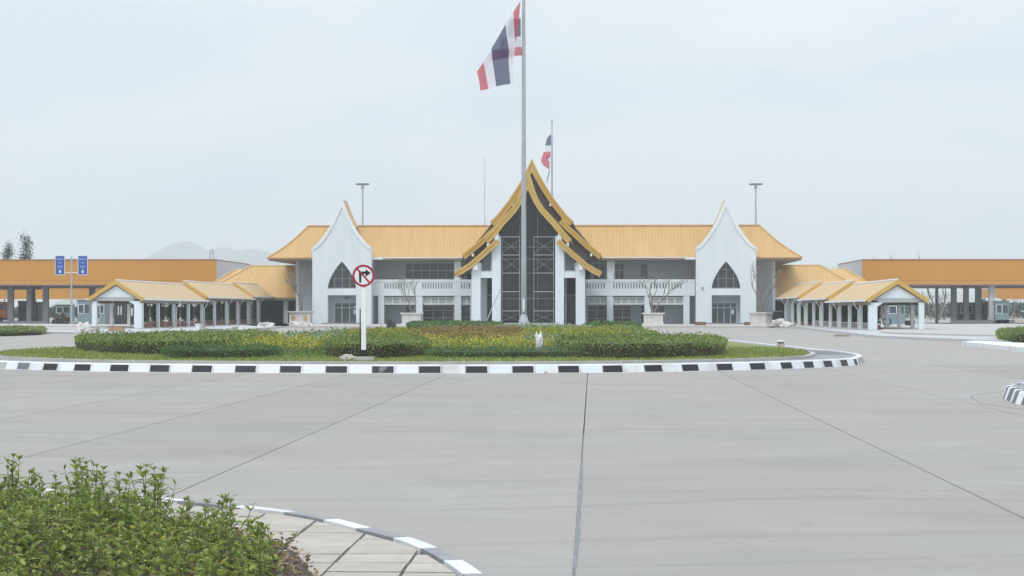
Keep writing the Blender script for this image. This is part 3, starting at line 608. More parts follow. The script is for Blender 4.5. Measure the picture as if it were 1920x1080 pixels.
for k, p in enumerate(spots):
    cl_n = mnoise.noise(Vector((p.x * 1.1, p.y * 1.1, 4))); v = SHR[random.choice([0, 3, 1, 0, 8, 5] if cl_n > .12 else [2, 4, 6, 7, 5] if cl_n < -.1 else range(9))]; sc_ = random.uniform(.75, 1.12)
    loc = (p.x, p.y, soil_z(p.x, p.y) - .01)
    if k < 9:
        o = SHR[k]; o.location = loc; o.rotation_euler = (0, 0, random.uniform(0, 6.28))
    else: o = tree_copy(v, loc, None, random.uniform(0, 6.28), sc_)
    o = SHR[k] if k < 9 else o
    kind = 'yellowing' if any(ch.data.materials[0] == LM['shrub2'] for ch in o.children) else 'green'
    ed = min((p.xy - q).length for q in sl); dd_ = p.y * CA - p.x * SA
    where = 'at the rim of the soil next to the pavers' if ed < .45 and p.x > -3.2 and dd_ < 16.5 else 'in the back row of the near soil bed' if dd_ > 15.5 else 'in the thick of the near soil bed' if dd_ > 12.5 else 'at the bottom of the near soil bed'
    o['label'] = 'small leafy %s shrub %s' % (kind, where); o['group'] = 'leafy shrubs ' + where
random.seed(11)
# ------------------------------------------------------------------ pavements in front of the terminal
def slab(name, px, z, m, zt=None, z0=-.02):
    return MB().prism_z(GP(px, z), z0, z).build(name, m, kind='structure')
slab('terminal_forecourt', [(480, 611.5), (1450, 611.5), (1560, 606), (1500, 603), (500, 603), (430, 606)], .15, 'edge')
slab('left_walkway_pavement', [(-200, 626), (60, 621.5), (170, 623), (270, 627.5), (420, 621), (500, 614), (560, 609.5), (540, 606), (200, 610), (-200, 612)], .15, 'pave')
slab('right_walkway_pavement', [(1446, 608), (1500, 613), (1640, 629), (1780, 634.5), (1900, 640), (2080, 646), (2300, 640), (2300, 616), (1700, 606), (1480, 604)], .15, 'pave')
slab('right_apron', [(1652, 622), (1700, 624.5), (1860, 628), (1905, 630), (2200, 634), (2300, 612), (1900, 607), (1660, 608)], .24, 'edge')
slab('right_verge_kerb', [(1803, 640.5), (1925, 652), (2200, 668), (2300, 650), (1925, 643), (1830, 638.5)], .2, 'kwhite')
slab('left_apron', [(-200, 620), (80, 617), (160, 617), (180, 612), (100, 607), (-200, 607)], .2, 'edge')
hedge('verge_hedge', [(-60, 613.5), (50, 612.8), (84, 615), (60, 617.5), (-60, 619)], .22, 'low green verge hedge by the left canopy', dens=60, size=.14, zref=.4, zb=.15, top='hedge', side='hedge')
hedge('verge_hedge', [(1873, 619), (1900, 616), (2000, 616.5), (2040, 622), (1925, 625), (1880, 623)], .4, 'low green verge hedge by the right canopy', dens=60, size=.12, zref=.55, zb=.15, top='hedge', side='hedge')
# ------------------------------------------------------------------ TERMINAL BUILDING
YT = 236.0; s_ = YT / FPX
B = root('terminal_building', (XU(1000, YT), YT, 0), 'white two storey border terminal with golden tiered roofs and pointed gables', 'building')
YE, YR, YB, YW = 237.3, 242.0, 237.9, 240.4       # eave, ridge, balcony front, wall
def xb(u, Y=YB): return XU(u, Y)
def zb_(v, Y=YB, u=1000): return ZV(v, u, Y)
# main hipped roof with the two arms running back
xl, xr = XU(503, YE), XU(1503, YE); xrl, xrr = XU(578, YR), XU(1424, YR); ze, zr = ZV(482.5, 1000, YE), ZV(423.5, 1000, YR)
YK = 274.; YKr = YK - (YR - YE)
def curve_pts(a, b, n=6, sag=.28): # from eave a to ridge b, slightly hollow
    return [(a[0] + (b[0] - a[0]) * t, a[1] + (b[1] - a[1]) * t, a[2] + (b[2] - a[2]) * t - sag * math.sin(math.pi * t)) for t in [i / n for i in range(n + 1)]]
def patch(m, c1, c2):
    n = len(c1); m.add(c1 + c2, [(i, i + 1, n + i + 1, n + i) for i in range(n - 1)])
roof = MB()
Lc = curve_pts((xl, YE, ze), (xrl, YR, zr)); Rc = curve_pts((xr, YE, ze), (xrr, YR, zr))
Lb = curve_pts((xl, YK, ze), (xrl, YKr, zr)); Rb = curve_pts((xr, YK, ze), (xrr, YKr, zr))
iw = 2 * (YR - YE); Li = curve_pts((2 * xrl - xl, YE + iw, ze), (xrl, YR, zr)); Ri = curve_pts((2 * xrr - xr, YE + iw, ze), (xrr, YR, zr))
Lib = curve_pts((2 * xrl - xl, YK, ze), (xrl, YKr, zr)); Rib = curve_pts((2 * xrr - xr, YK, ze), (xrr, YKr, zr))
patch(roof, Lc, Rc); patch(roof, Lb, Lc); patch(roof, Rc, Rb); patch(roof, Ri, Li); patch(roof, Li, Lib); patch(roof, Rib, Ri)
mr_ = roof.build('main_roof', 'roof', B)
# ribs of the metal sheet
m_ = MB(); x = xl + .45
while x < xr:
    zlim = [i for i in range(7)]
    pts = []
    for t in [k / 12 for k in range(13)]:
        y = YE + (YR - YE) * t; z = ze + (zr - ze) * t - .28 * math.sin(math.pi * t); xa = xl + (xrl - xl) * t; xc = xr + (xrr - xr) * t
        if xa < x < xc: pts.append((x, y, z))
    if len(pts) > 1:
        n = len(pts); w_ = .02; hh = .022
        m_.add([(a - w_, b, c) for a, b, c in pts] + [(a, b - .02, c + hh) for a, b, c in pts] + [(a + w_, b, c) for a, b, c in pts], [(i, i + 1, n + i + 1, n + i) for i in range(n - 1)] + [(n + i, n + i + 1, 2 * n + i + 1, 2 * n + i) for i in range(n - 1)])
    x += .36
m_.build('roof_rib', 'rib', mr_, kind='stuff')
MB().box(xrl - .1, xrr + .1, YR - .14, YR + .14, zr - .04, zr + .1).build('ridge_cap', 'ridge', mr_)
for q in (Lc, Rc): MB().tube([(a, b - .02, c + .03) for a, b, c in q], .1, 6).build('hip_cap', 'roof', mr_)
# fascia, gutter and soffit
MB().box(xl, xr, YE, YE + .08, ze - .3, ze - .02).build('fascia', 'soffit', B)
MB().box(xl, xl + .08, YE + .08, YK, ze - .3, ze - .02).build('fascia', 'soffit', B); MB().box(xr - .08, xr, YE + .08, YK, ze - .3, ze - .02).build('fascia', 'soffit', B)
MB().box(xl - .1, XU(575, YE), YE - .14, YE - .002, ze - .12, ze + .02).build('gutter', 'ridge', B); MB().box(XU(1425, YE), xr + .1, YE - .14, YE - .002, ze - .12, ze + .02).build('gutter', 'ridge', B)
MB().box(XU(695, YE), XU(868, YE), YE - .14, YE - .002, ze - .1, ze + .02).build('gutter', 'trim', B); MB().box(XU(1126, YE), XU(1307, YE), YE - .14, YE - .002, ze - .1, ze + .02).build('gutter', 'trim', B)
MB().box(xl + .08, xr - .08, YE + .08, YW + 1.2, ze - .34, ze - .301).build('soffit', 'soffit', B)
MB().box(xl + .08, xl + 6.4, YW + 1.21, YK, ze - .34, ze - .301).build('soffit', 'soffit', B); MB().box(xr - 6.4, xr - .08, YW + 1.21, YK, ze - .34, ze - .301).build('soffit', 'soffit', B)
# upper and lower walls with real openings
zfl = ZV(553, 1000, YB); ztop = ze - .34
def opening(u0, v0, u1, v1, Y): return (XU(u0, Y), ZV(v1, u0, Y), XU(u1, Y), ZV(v0, u1, Y))
def wallwith(u0, u1, z0, z1, Y, ops, m, name='wall', th=.25):
    X0, X1 = XU(u0, Y), XU(u1, Y)
    MB().prism_y([(X0, z0), (X1, z0), (X1, z1), (X0, z1)], Y, Y + th, [[(a, b), (c, b), (c, d), (a, d)] for a, b, c, d in ops]).build(name, m, B)
def window(op, Y, nc, rows, fm='frame', gm='glass', fw=.07, name='window', rail=None):
    a, b, c, d = op; f = MB(); y = Y + .05
    f.box(a + .002, c - .002, y, y + .08, b + .002, b + fw).box(a + .002, c - .002, y, y + .08, d - fw, d - .002).box(a + .002, a + fw, y, y + .08, b + fw, d - fw).box(c - fw, c - .002, y, y + .08, b + fw, d - fw)
    for k in range(1, nc): x = a + (c - a) * k / nc; f.box(x - fw / 2, x + fw / 2, y + .003, y + .077, b + fw, d - fw)
    hs = [b + (d - b) * r for r in rows]
    for z in hs: f.box(a + fw, c - fw, y + .006, y + .074, z - fw / 2, z + fw / 2)
    fo = f.build(name, fm, B); zs = [b] + hs + [d]
    for i in range(len(zs) - 1):
        for k in range(nc):
            xa, xc = a + (c - a) * k / nc, a + (c - a) * (k + 1) / nc
            MB().box(xa + fw / 2 + .003, xc - fw / 2 - .003, y + .03, y + .045, zs[i] + fw / 2 + .003, zs[i + 1] - fw / 2 - .003).build('pane', gm, fo)
# left wing upper
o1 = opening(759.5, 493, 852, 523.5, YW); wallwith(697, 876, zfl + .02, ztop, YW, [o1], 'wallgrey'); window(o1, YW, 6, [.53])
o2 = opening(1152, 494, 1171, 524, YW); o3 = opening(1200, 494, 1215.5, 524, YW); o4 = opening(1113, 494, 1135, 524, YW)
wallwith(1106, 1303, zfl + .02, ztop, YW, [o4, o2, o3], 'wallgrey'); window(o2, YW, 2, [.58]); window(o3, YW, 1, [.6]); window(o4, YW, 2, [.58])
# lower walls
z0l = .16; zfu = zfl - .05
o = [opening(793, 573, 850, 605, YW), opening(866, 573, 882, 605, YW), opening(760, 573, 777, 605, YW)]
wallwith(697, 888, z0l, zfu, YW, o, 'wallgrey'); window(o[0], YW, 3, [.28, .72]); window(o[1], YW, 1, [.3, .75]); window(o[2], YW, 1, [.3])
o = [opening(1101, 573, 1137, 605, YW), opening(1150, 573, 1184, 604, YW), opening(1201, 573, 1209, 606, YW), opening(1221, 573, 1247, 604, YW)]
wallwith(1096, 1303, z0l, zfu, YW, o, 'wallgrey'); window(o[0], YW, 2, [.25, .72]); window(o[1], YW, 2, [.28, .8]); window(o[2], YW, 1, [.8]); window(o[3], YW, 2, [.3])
# floor slab + balcony parapet with slots
for (ua, ub, groups) in ((697, 884, [(721, 767, 9), (792, 851, 12), (864.5, 884, 4)]), (1099, 1303, [(1100, 1137, 7), (1150, 1209, 11), (1220, 1281, 11)])):
    Xa, Xb = XU(ua, YB), XU(ub, YB); zt = ZV(524, 1000, YB); zs1 = ZV(530.5, 1000, YB); zs0 = ZV(541, 1000, YB); zbb = ZV(554.5, 1000, YB)
    MB().box(Xa, Xb, YB + .18, YW, zbb + .08, zbb + .25).build('floor_slab', 'wall', B)
    MB().box(Xa, Xb, YB - .06, YB + .24, zt - .22, zt).build('coping', 'trim', B)
    pw = MB().box(Xa, Xb, YB, YB + .18, zbb, zs0); edge = [Xa]
    pp = pw.build('parapet', 'wall', B)
    m_ = MB(); prev_ = Xa
    for (a, b, n) in groups:
        xa, xc = XU(a, YB), XU(b, YB); m_.box(prev_, xa, YB, YB + .18, zs0, zt - .22); st = (xc - xa) / n
        for k in range(n): m_.box(xa + (k + .42) * st, xa + (k + 1) * st, YB + .02, YB + .16, zs0, zs1)
        m_.box(xa, xc, YB, YB + .18, zs1, zt - .22); prev_ = xc
    m_.box(prev_, Xb, YB, YB + .18, zs0, zt - .22).build('baluster', 'wall', pp, kind='stuff')
    MB().box(Xa, Xb, YB - .04, YB - .002, zbb, zbb + .1).build('string_course', 'trim', B)
# columns of the wings
for u0, u1, up in ((709, 720, 0), (780, 792, 0), (852, 864.5, 1), (1138, 1149.5, 1), (1208.5, 1220, 0), (1281.5, 1293, 0)):
    zc_ = ZV(554.8, 1000, YB)
    MB().box(XU(u0, YB), XU(u1, YB), YB + .02, YB + .62, .15, zc_).build('column', 'wall', B)
    if up: MB().box(XU(u0, YB), XU(u1, YB), YB + .25, YB + .8, ZV(524, 1000, YB) - .3, ze - .345).build('column', 'wall', B)
# transom screens between the lower columns
for u0, u1, n in ((721, 780, 4), (793, 851.5, 4), (865, 884, 2), (1102, 1137.5, 3), (1150, 1208, 4), (1221, 1281, 4)):
    Y = YB + .3; a, c = XU(u0, Y), XU(u1, Y); zt2, zb2 = ZV(557.5, 1000, Y), ZV(571, 1000, Y); f = MB(); w_ = .09
    f.box(a, c, Y, Y + .1, zb2, zb2 + w_ * 1.2).box(a, c, Y, Y + .1, zt2 - w_, zt2)
    for k in range(n + 1): x = a + (c - a - w_) * k / n; f.box(x, x + w_, Y + .003, Y + .097, zb2 + w_ * 1.2, zt2 - w_)
    fo = f.build('transom_screen', 'trim', B)
    for k in range(n): x = a + (c - a - w_) * k / n; MB().box(x + w_ + .004, x + (c - a - w_) / n - .004, Y + .04, Y + .06, zb2 + w_ * 1.2 + .004, zt2 - w_ - .004).build('panel', 'transom', fo)
# downpipes
for u, v0, v1, du in ((861, 484, 524, 0), (1151, 484, 524, 0), (883, 524, 608, 0), (1098.6, 524, 608, 0)):
    Y = YB - .12; MB().tube([(XU(u, Y), Y, ZV(v0, u, Y)), (XU(u, Y), Y, ZV(v1, u, Y))], .055, 6).build('downpipe', 'trim', B)
for sgn, u in ((-1, 716), (1, 1286)):
    Y = YE - .25; MB().tube([(XU(u, Y), Y, ZV(481, u, Y)), (XU(u, Y), Y, ZV(484.5, u, Y)), (XU(u - sgn * -4 if 0 else u + sgn * -2, Y), Y, ZV(485.5, u, Y)), (XU(u + sgn * 18, Y), Y, ZV(485.8, u, Y))], .09, 6).build('gutter_outlet', 'trim', B)
# ends and interior back wall so the inside stays dark
MB().box(XU(585, YW), XU(697, YW), YW + .26, YW + .5, 0, ztop).build('wall', 'wallgrey', B); MB().box(XU(1303, YW), XU(1420, YW), YW + .26, YW + .5, 0, ztop).build('wall', 'wallgrey', B)
MB().box(xl + 2.6, xl + 2.9, YW + .5, YK - 3, 0, ztop).build('side_wall', 'wall', B); MB().box(xr - 2.9, xr - 2.6, YW + .5, YK - 3, 0, ztop).build('side_wall', 'wall', B)
MB().box(xl + 2.91, xl + 5, YW + .5, YW + .75, 0, ztop).build('wall', 'wallgrey', B); MB().box(xr - 5, xr - 2.91, YW + .5, YW + .75, 0, ztop).build('wall', 'wallgrey', B)
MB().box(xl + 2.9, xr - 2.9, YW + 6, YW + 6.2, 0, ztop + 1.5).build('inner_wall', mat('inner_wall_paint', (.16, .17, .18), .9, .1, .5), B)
MB().box(xl + 3, xr - 3, YW + .26, YW + 5.9, .1, .155).build('floor', 'wallgrey', B)
MB().box(XU(697, YW), XU(1303, YW), YW + .26, YW + 5.9, zfl - .1, zfl + .1).build('upper_floor', 'wallgrey', B)
# towers
GC = [(3.3, 8.41), (3.30, 8.6), (2.74, 9.05), (2.0, 9.95), (1.27, 11.1), (.83, 12.05), (.38, 13.05), (.12, 13.75), (0, 14.15)]
def archpts(hw, zs, za, n=9):
    P_ = []      # pointed arch: two shallow arcs from spring to apex
    for k in range(n + 1):
        t = k / n; P_.append((hw * math.cos(t * math.pi / 2) ** .8 * (1 - .0 * t) if k < n else 0, zs + (za - zs) * (1 - (1 - t) ** 1.55)))
    P_ = [(hw * (1 - t ** 1.75), zs + (za - zs) * t) for t in [k / n for k in range(n + 1)]]
    return P_
def tower(cu, mir):
    cx = XU(cu, YT); T = YT
    oc = GC; outl = [(cx - 3.3, 0), (cx + 3.3, 0)] + [(cx + x, z) for x, z in oc] + [(cx - x, z) for x, z in reversed(oc[:-1])]
    hw = 1.58; zsp, zap = ZV(541, cu, T), ZV(490, cu, T); ar_ = archpts(hw, zsp, zap)
    h1 = [(cx + x, z) for x, z in ar_] + [(cx - x, z) for x, z in reversed(ar_[:-1])]
    zd = ZV(553.5, cu, T); h2 = [(cx - hw, .02), (cx + hw, .02), (cx + hw, zd), (cx - hw, zd)]
    outl[0] = (cx - 3.3, -.02); outl[1] = (cx + 3.3, -.02)
    MB().prism_y(outl, T, T + .55, [h1, h2]).build('gable_wall', 'wall', B)
    # moulding that follows the gable
    for sg in (-1, 1):
        mo = [(sg * x, z) for x, z in oc[1:]][::-1]; mo[0] = (0, 14.15)
        MB().roofsheet([(x, z + .03) for x, z in mo], T - .12, T + .6, .34, cx).build('gable_moulding', 'trim', B)
        MB().box(cx + sg * 3.3 - .09, cx + sg * 3.3 + .09, T - .05, T + .5, 8.2, 8.62).build('gable_moulding', 'trim', B)
        # piers beside the opening, a hand proud of the wall
        MB().box(cx + sg * 2.45 - .8, cx + sg * 2.45 + .8, T - .06, T - .001, 0, 3.2) if 0 else None
    # arch window, recessed
    y = T + .38; wn = MB().prism_y([(cx + (x - cx) * .995, z) for x, z in h1], y, y + .05); fo = wn.build('arch_window', 'glass', B)
    f = MB(); f.box(cx - hw + .01, cx + hw - .01, y - .07, y - .001, zsp, zsp + .1)
    for x in (-.85, 0.02, .85):
        t = (1 - abs(x) / hw) ** (1 / 1.75); f.box(cx + x - .035, cx + x + .035, y - .06, y - .001, zsp + .1, zsp + (zap - zsp) * t - .02)
    zr1 = ZV(522, cu, T); zr2 = ZV(505, cu, T)
    f.box(cx - 1.36, cx + 1.36, y - .062, y - .001, zr1 - .03, zr1 + .03); f.box(cx - .9, cx + .9, y - .062, y - .001, zr2 - .03, zr2 + .03)
    f.build('glazing_bars', 'lightbar', fo)
    # door recess
    y2 = T + 1.5
    MB().box(cx - hw, cx - hw - .12 + .1, T + .55, y2, 0, zd).build('recess_wall', 'wall', B); MB().box(cx + hw + .02, cx + hw + .1, T + .55, y2, 0, zd).build('recess_wall', 'wall', B)
    MB().box(cx - hw, cx + hw, T + .551, y2, zd + .001, zd + .12).build('recess_ceiling', 'wall', B)
    zdt = ZV(567, cu, y2); dx0, dx1 = cx - hw + .55, cx + hw
    MB().prism_y([(cx - hw - .02, 0), (cx + hw + .02, 0), (cx + hw + .02, zd + .1), (cx - hw - .02, zd + .1)], y2, y2 + .2, [[(dx0, .12), (dx1 - .04, .12), (dx1 - .04, zdt), (dx0, zdt)]] if mir < 0 else [[(cx - hw + .04, .12), (cx + hw - .3, .12), (cx + hw - .3, zdt), (cx - hw + .04, zdt)]]).build('recess_back_wall', 'wallgrey', B)
    a, c = (dx0, dx1 - .04) if mir < 0 else (cx - hw + .04, cx + hw - .3)
    window((a, .12, c, zdt), y2, 4 if mir > 0 else 3, [.76], name='glass_door', gm='glass2', fw=.08)
    px_ = a + (c - a) * (.84 if mir < 0 else .78); MB().box(px_, px_ + .3, y2 + .03, y2 + .05, 1.25, 1.75).build('notice_sheet', 'signw', B); MB().box(px_ + .04, px_ + .3, y2 + .03, y2 + .05, 1.95, 2.15).build('notice_sheet', 'signw', B) if mir < 0 else None
    if mir < 0: MB().box(cx + .15, cx + .6, y2 - .16, y2 - .01, zdt + .42, zdt + .55).build('emergency_lamp', 'black', B)
    else: MB().tube([(cx - 2.6, T - .25, ZV(541, cu, T)), (cx - 2.6, T - .01, ZV(539, cu, T))], .09, 8).build('wall_lamp', 'greycol', B)
    # little golden roof behind the gable
    for sg in (-1, 1):
        rr = [(sg * x, z - .1) for x, z in oc if z > 10.8][::-1]; rr[0] = (0, 14.0)
        MB().roofsheet(rr, T + .62, T + 5.3, .16, cx).build('gable_roof', 'roof', B)
    MB().prism_y([(cx + x, z - .3) for x, z in oc if z > 10.8 and z < 14.1] + [(cx - x, z - .3) for x, z in reversed([q for q in oc if q[1] > 10.8 and q[1] < 14.1])], T + .63, T + 5.2).build('gable_core', 'soffit', B)
    MB().box(cx - 3.28, cx - 3.0, T + .55, YW + .26, 0, 8.0).build('tower_side', 'wall', B); MB().box(cx + 3.0, cx + 3.28, T + .55, YW + .26, 0, 8.0).build('tower_side', 'wall', B)
    MB().box(cx - 3.32, cx + 3.32, T - .1, T + .5, -.01, .1) if 0 else None
    # doorstep
    MB().box(cx - 2.2, cx + 2.2, T - .7, T - .01, .0, .28).build('doorstep', 'strip', B)
tower(641, -1); tower(1361.5, 1)
# ---------------- portico
YF, YRr = 222.0, 236.0; cF, cR = XU(989.8, YF), XU(997.3, YRr)
F1 = [(0, 16.25), (.22, 15.5), (.62, 14.3), (1.1, 13.2), (1.7, 12.25), (2.9, 10.95), (3.7, 9.95), (4.55, 9.0)]
F2 = [(3.3, 9.05), (4.1, 8.35), (4.85, 7.65), (6.2, 6.5), (6.95, 6.02), (7.7, 5.62)]
R1 = [(0, 18.45), (.3, 17.75), (.78, 16.75), (1.53, 15.4), (2.6, 13.75), (3.9, 12.1), (4.62, 11.45)]
R2 = [(3.35, 11.75), (4.1, 10.95), (4.85, 10.3), (6.0, 9.2), (6.6, 8.7), (7.2, 8.2), (7.75, 7.75)]
def layer(cx, pts, Y0, Y1, name, th=.6):
    for sg in (-1, 1):
        p = [(sg * x, z) for x, z in pts]
        MB().roofsheet(p, Y0 - .14, Y0 + .02, th, cx).build('barge_board', 'barge', B)
        MB().roofsheet([(x, z + .06) for x, z in p], Y0 - .24, Y0 - .02, .22, cx).build('barge_trim', 'barge', B)
        MB().roofsheet([(x, z - .03) for x, z in p], Y0 + .03, Y1, .25, cx).build('tier_roof', 'roof', B)
        MB().roofsheet([(x - sg * .0, z - .30) for x, z in p], Y0 + .03, Y1, .06, cx).build('tier_soffit', 'dark', B)
layer(cF, F1, YF, YRr - .16, 'f1'); layer(cF, F2, YF, YRr - .16, 'f2', .55); layer(cR, R1, YRr, 252, 'r1', .62); layer(cR, R2, YRr, 252, 'r2', .55)
# white rafters ends between tiers
for cx, Y, pts in ((cR, YRr, [(2.05, 13.5), (4.15, 10.85), (6.55, 7.95)]), (cF, YF, [(4.15, 8.65)])):
    for sg in (-1, 1):
        for x, z in pts: MB().box(cx + sg * x - .12, cx + sg * x + .12, Y - .1, Y + .8, z - .3, z).build('rafter_end', 'trim', B)
# dark cladding of the rear gable front
MB().prism_y([(cR + x, z - .4) for x, z in [(0, 18.2)] + R1[1:]] + [(cR + 4.6, 11.1), (cR + 7.3, 7.9), (cR + 7.3, 7.2), (cR - 7.3, 7.2), (cR - 7.3, 7.9), (cR - 4.6, 11.1)] + [(cR - x, z - .4) for x, z in reversed(R1[1:])], YRr + .6, YRr + .8).build('gable_cladding', 'dark', B)
def colF(u0, u1, v0, Yd=.8, v1=None, name='column', Y=YF + .5):
    MB().box(XU(u0, Y), XU(u1, Y), Y, Y + Yd, 0 if v1 is None else ZV(v1, 990, Y), ZV(v0, 990, Y)).build(name, 'wall', B)
Yc = YF + .5
for u0, u1, v in ((922.5, 939, 442), (1041, 1057.5, 442), (884, 901, 492), (1079.5, 1097, 492)): colF(u0, u1, v)
for u0, u1 in ((927, 934.5), (1046, 1053)): MB().box(XU(u0, YF), XU(u1, YF), YF - .05, YF + .48, ZV(452, 990, YF), ZV(432, 990, YF)).build('bracket', 'trim', B)
for u0, u1 in ((887, 895.5), (1085, 1093)): MB().box(XU(u0, YF), XU(u1, YF), YF - .05, YF + .48, ZV(506, 990, YF), ZV(488, 990, YF)).build('bracket', 'trim', B)
for u0, u1 in ((901.2, 922.3), (1057.7, 1079.3)):
    a, c = XU(u0, Yc), XU(u1, Yc); zb3, zt3 = ZV(521, 990, Yc), ZV(509.5, 990, Yc)
    MB().box(a, c, Yc + .05, Yc + .6, zb3, zt3).build('beam', 'wall', B)
    inn_ = 1 if u0 < 990 else -1; zt_o, zt_i = (8.0, 8.75) 
    za, zc2 = (6.6, 8.3) if u0 < 990 else (8.3, 6.6)
    MB().prism_y([(a + .004, zt3 + .004), (c - .004, zt3 + .004), (c - .004, zc2), (a + .004, za)], Yc + .3, Yc + .33).build('side_window', 'glass2', B)
    f = MB().box(a + .004, a + .12, Yc + .25, Yc + .29, zt3 + .01, za).box(c - .12, c - .004, Yc + .25, Yc + .29, zt3 + .01, zc2).box(a + .12, c - .12, Yc + .25, Yc + .29, zt3 + .01, zt3 + .12); f.build('side_window_frame', 'frame', B)
# return walls running back to the terminal, and the hall behind the glass
for u0, u1 in ((901, 913), (1060, 1062)):
    Y = YF + 7; MB().box(XU(u0, Y), XU(u1, Y), Y, Y + .9, 0, 6.2).build('inner_column', 'wall', B)
for sg in (-1, 1):
    MB().box(cF + sg * 3.35 - .1, cF + sg * 3.35 + .1, Yc + .85, YB, 5.0, 9.3).build('return_wall', 'wallgrey', B)
    MB().box(cF + sg * 5.3 - .1, cF + sg * 5.3 + .1, Yc + .85, YB, 5.0, 6.6).build('return_wall', 'wallgrey', B)
gl = XU(941, Yc), XU(1041, Yc); gy = Yc + .35
gpoly = [(gl[0], .35), (gl[1], .35), (gl[1], 10.55), (cF + 1.9, 11.7), (cF + 1.15, 12.7), (cF + .7, 13.6), (cF + .3, 14.8), (cF, 15.6), (cF - .3, 14.8), (cF - .7, 13.6), (cF - 1.15, 12.7), (cF - 1.9, 11.7), (gl[0], 10.55)]
gw = MB().prism_y(gpoly, gy, gy + .03).build('glass_curtain_wall', 'clear', B)
m_ = MB()
for v in (463, 486, 512, 560): m_.box(gl[0], gl[1], gy - .06, gy - .001, ZV(v, 990, Yc) - .03, ZV(v, 990, Yc) + .03)
for t in (.335, .67): x = gl[0] + (gl[1] - gl[0]) * t; m_.box(x - .02, x + .02, gy - .05, gy - .002, .35, 12.4)
m_.build('mullions', 'greycol', gw)
MB().box(gl[0] - .2, gl[1] + .2, Yc + .9, YW + 5, .2, .33).build('hall_floor', 'edge', B)
MB().box(gl[0] - .5, gl[1] + .5, YW + 5.2, YW + 5.4, .3, 10.5).build('hall_back_wall', mat('hall_paint', (.5, .52, .54), .9, .05, .5), B)
MB().box(gl[0] - .4, gl[1] + .4, YF + 9, YF + 9.5, 4.6, 5.4).build('gallery_edge', 'dark', B); MB().box(gl[0] - .4, gl[1] + .4, YF + 9.05, YF + 9.1, 5.4, 6.5).build('gallery_glass', 'glass2', B)
for u in (953, 1000, 1024): Y = YF + 6; MB().box(XU(u, Y) - .3, XU(u, Y) + .3, Y, Y + .6, .33, 4.7 if u != 953 else 7.5).build('hall_column', 'wallgrey', B)
MB().box(XU(938, YF), XU(1046, YF), YF - 2.2, YF + .5, 0, .34).build('entrance_plinth', 'edge', B)
for u0, u1 in ((903, 921), (1060, 1078)):
    a, c = XU(u0, YB), XU(u1, YB); MB().box(a, c, YW + .0, YW + .2, .1, 3.2).build('side_glazing', 'glass', B)
# ---------------- side annexes with low hipped roofs
def annex(sg, ridge_u, in_u, out_u, Ye, label):
    yr = Ye + 6.0; zE = ZV(557, 1000, Ye) ; zR = ZV(498.5, 1000, yr); xin_e, xout_e = XU(in_u, Ye), XU(out_u, Ye); xin_r, xout_r = XU(in_u, yr), XU(ridge_u, yr)
    m = MB(); a = curve_pts((xin_e, Ye, zE), (xin_r, yr, zR), 6, .3); b = curve_pts((xout_e, Ye, zE), (xout_r, yr, zR), 6, .3); patch(m, a, b)
    c = curve_pts((xout_e, Ye + 13, zE), (xout_r, Ye + 8, zR), 6, .3); patch(m, b, c); r_ = m.build('annex_roof', 'roof', B)
    MB().tube([(p[0], p[1] - .02, p[2] + .02) for p in b], .1, 6).build('hip_cap', 'walkroof', r_)
    MB().tube([(xin_r, yr, zR + .02), (xout_r, yr, zR + .02)], .1, 6).build('ridge_cap', 'walkroof', r_)
    x = min(xin_e, xout_e) + .4; mm = MB()
    while x < max(xin_e, xout_e) - .2:
        pts = []
        for t in [k / 10 for k in range(11)]:
            lim = xout_e + (xout_r - xout_e) * t
            if (x - lim) * sg < 0: pts.append((x, Ye + 6 * t, zE + (zR - zE) * t - .3 * math.sin(math.pi * t)))
        if len(pts) > 1: n = len(pts); mm.add([(p[0] - .03, p[1], p[2]) for p in pts] + [(p[0], p[1] - .02, p[2] + .022) for p in pts] + [(p[0] + .03, p[1], p[2]) for p in pts], [(i, i + 1, n + i + 1, n + i) for i in range(n - 1)] + [(n + i, n + i + 1, 2 * n + i + 1, 2 * n + i) for i in range(n - 1)])
        x += .38
    mm.build('roof_rib', 'rib', r_, kind='stuff')
    x0_, x1_ = sorted((xin_e, xout_e)); MB().box(x0_, x1_, Ye - .02, Ye + .06, zE - .3, zE - .02).build('fascia', 'soffit', B); MB().box(x0_, x1_, Ye - .16, Ye - .022, zE - .14, zE + .0).build('gutter', 'ridge', B)
    MB().box(x0_ + .1, x1_ - .1, Ye + .07, Ye + 12.5, zE - .36, zE - .31).build('soffit', 'soffit', B)
    for k, uu in enumerate((.22, .5, .78)):
        x = in_u + (out_u - in_u) * uu; MB().box(XU(x, Ye + 1.2), XU(x, Ye + 1.2) + .5, Ye + 1.2, Ye + 1.7, 0, zE - .36).build('column', 'wall', B)
    MB().box(x0_ + .5, x1_ - .5, Ye + 8, Ye + 8.3, 0, zE - .36).build('annex_wall', mat('annex_painted_shade', (.08, .085, .10), .8, .2, .5), B)  # back of the open passage, its shade put into the dark wall colour
annex(-1, 470, 584, 345, 244., ''); annex(1, 1538, 1420, 1660, 244., '')
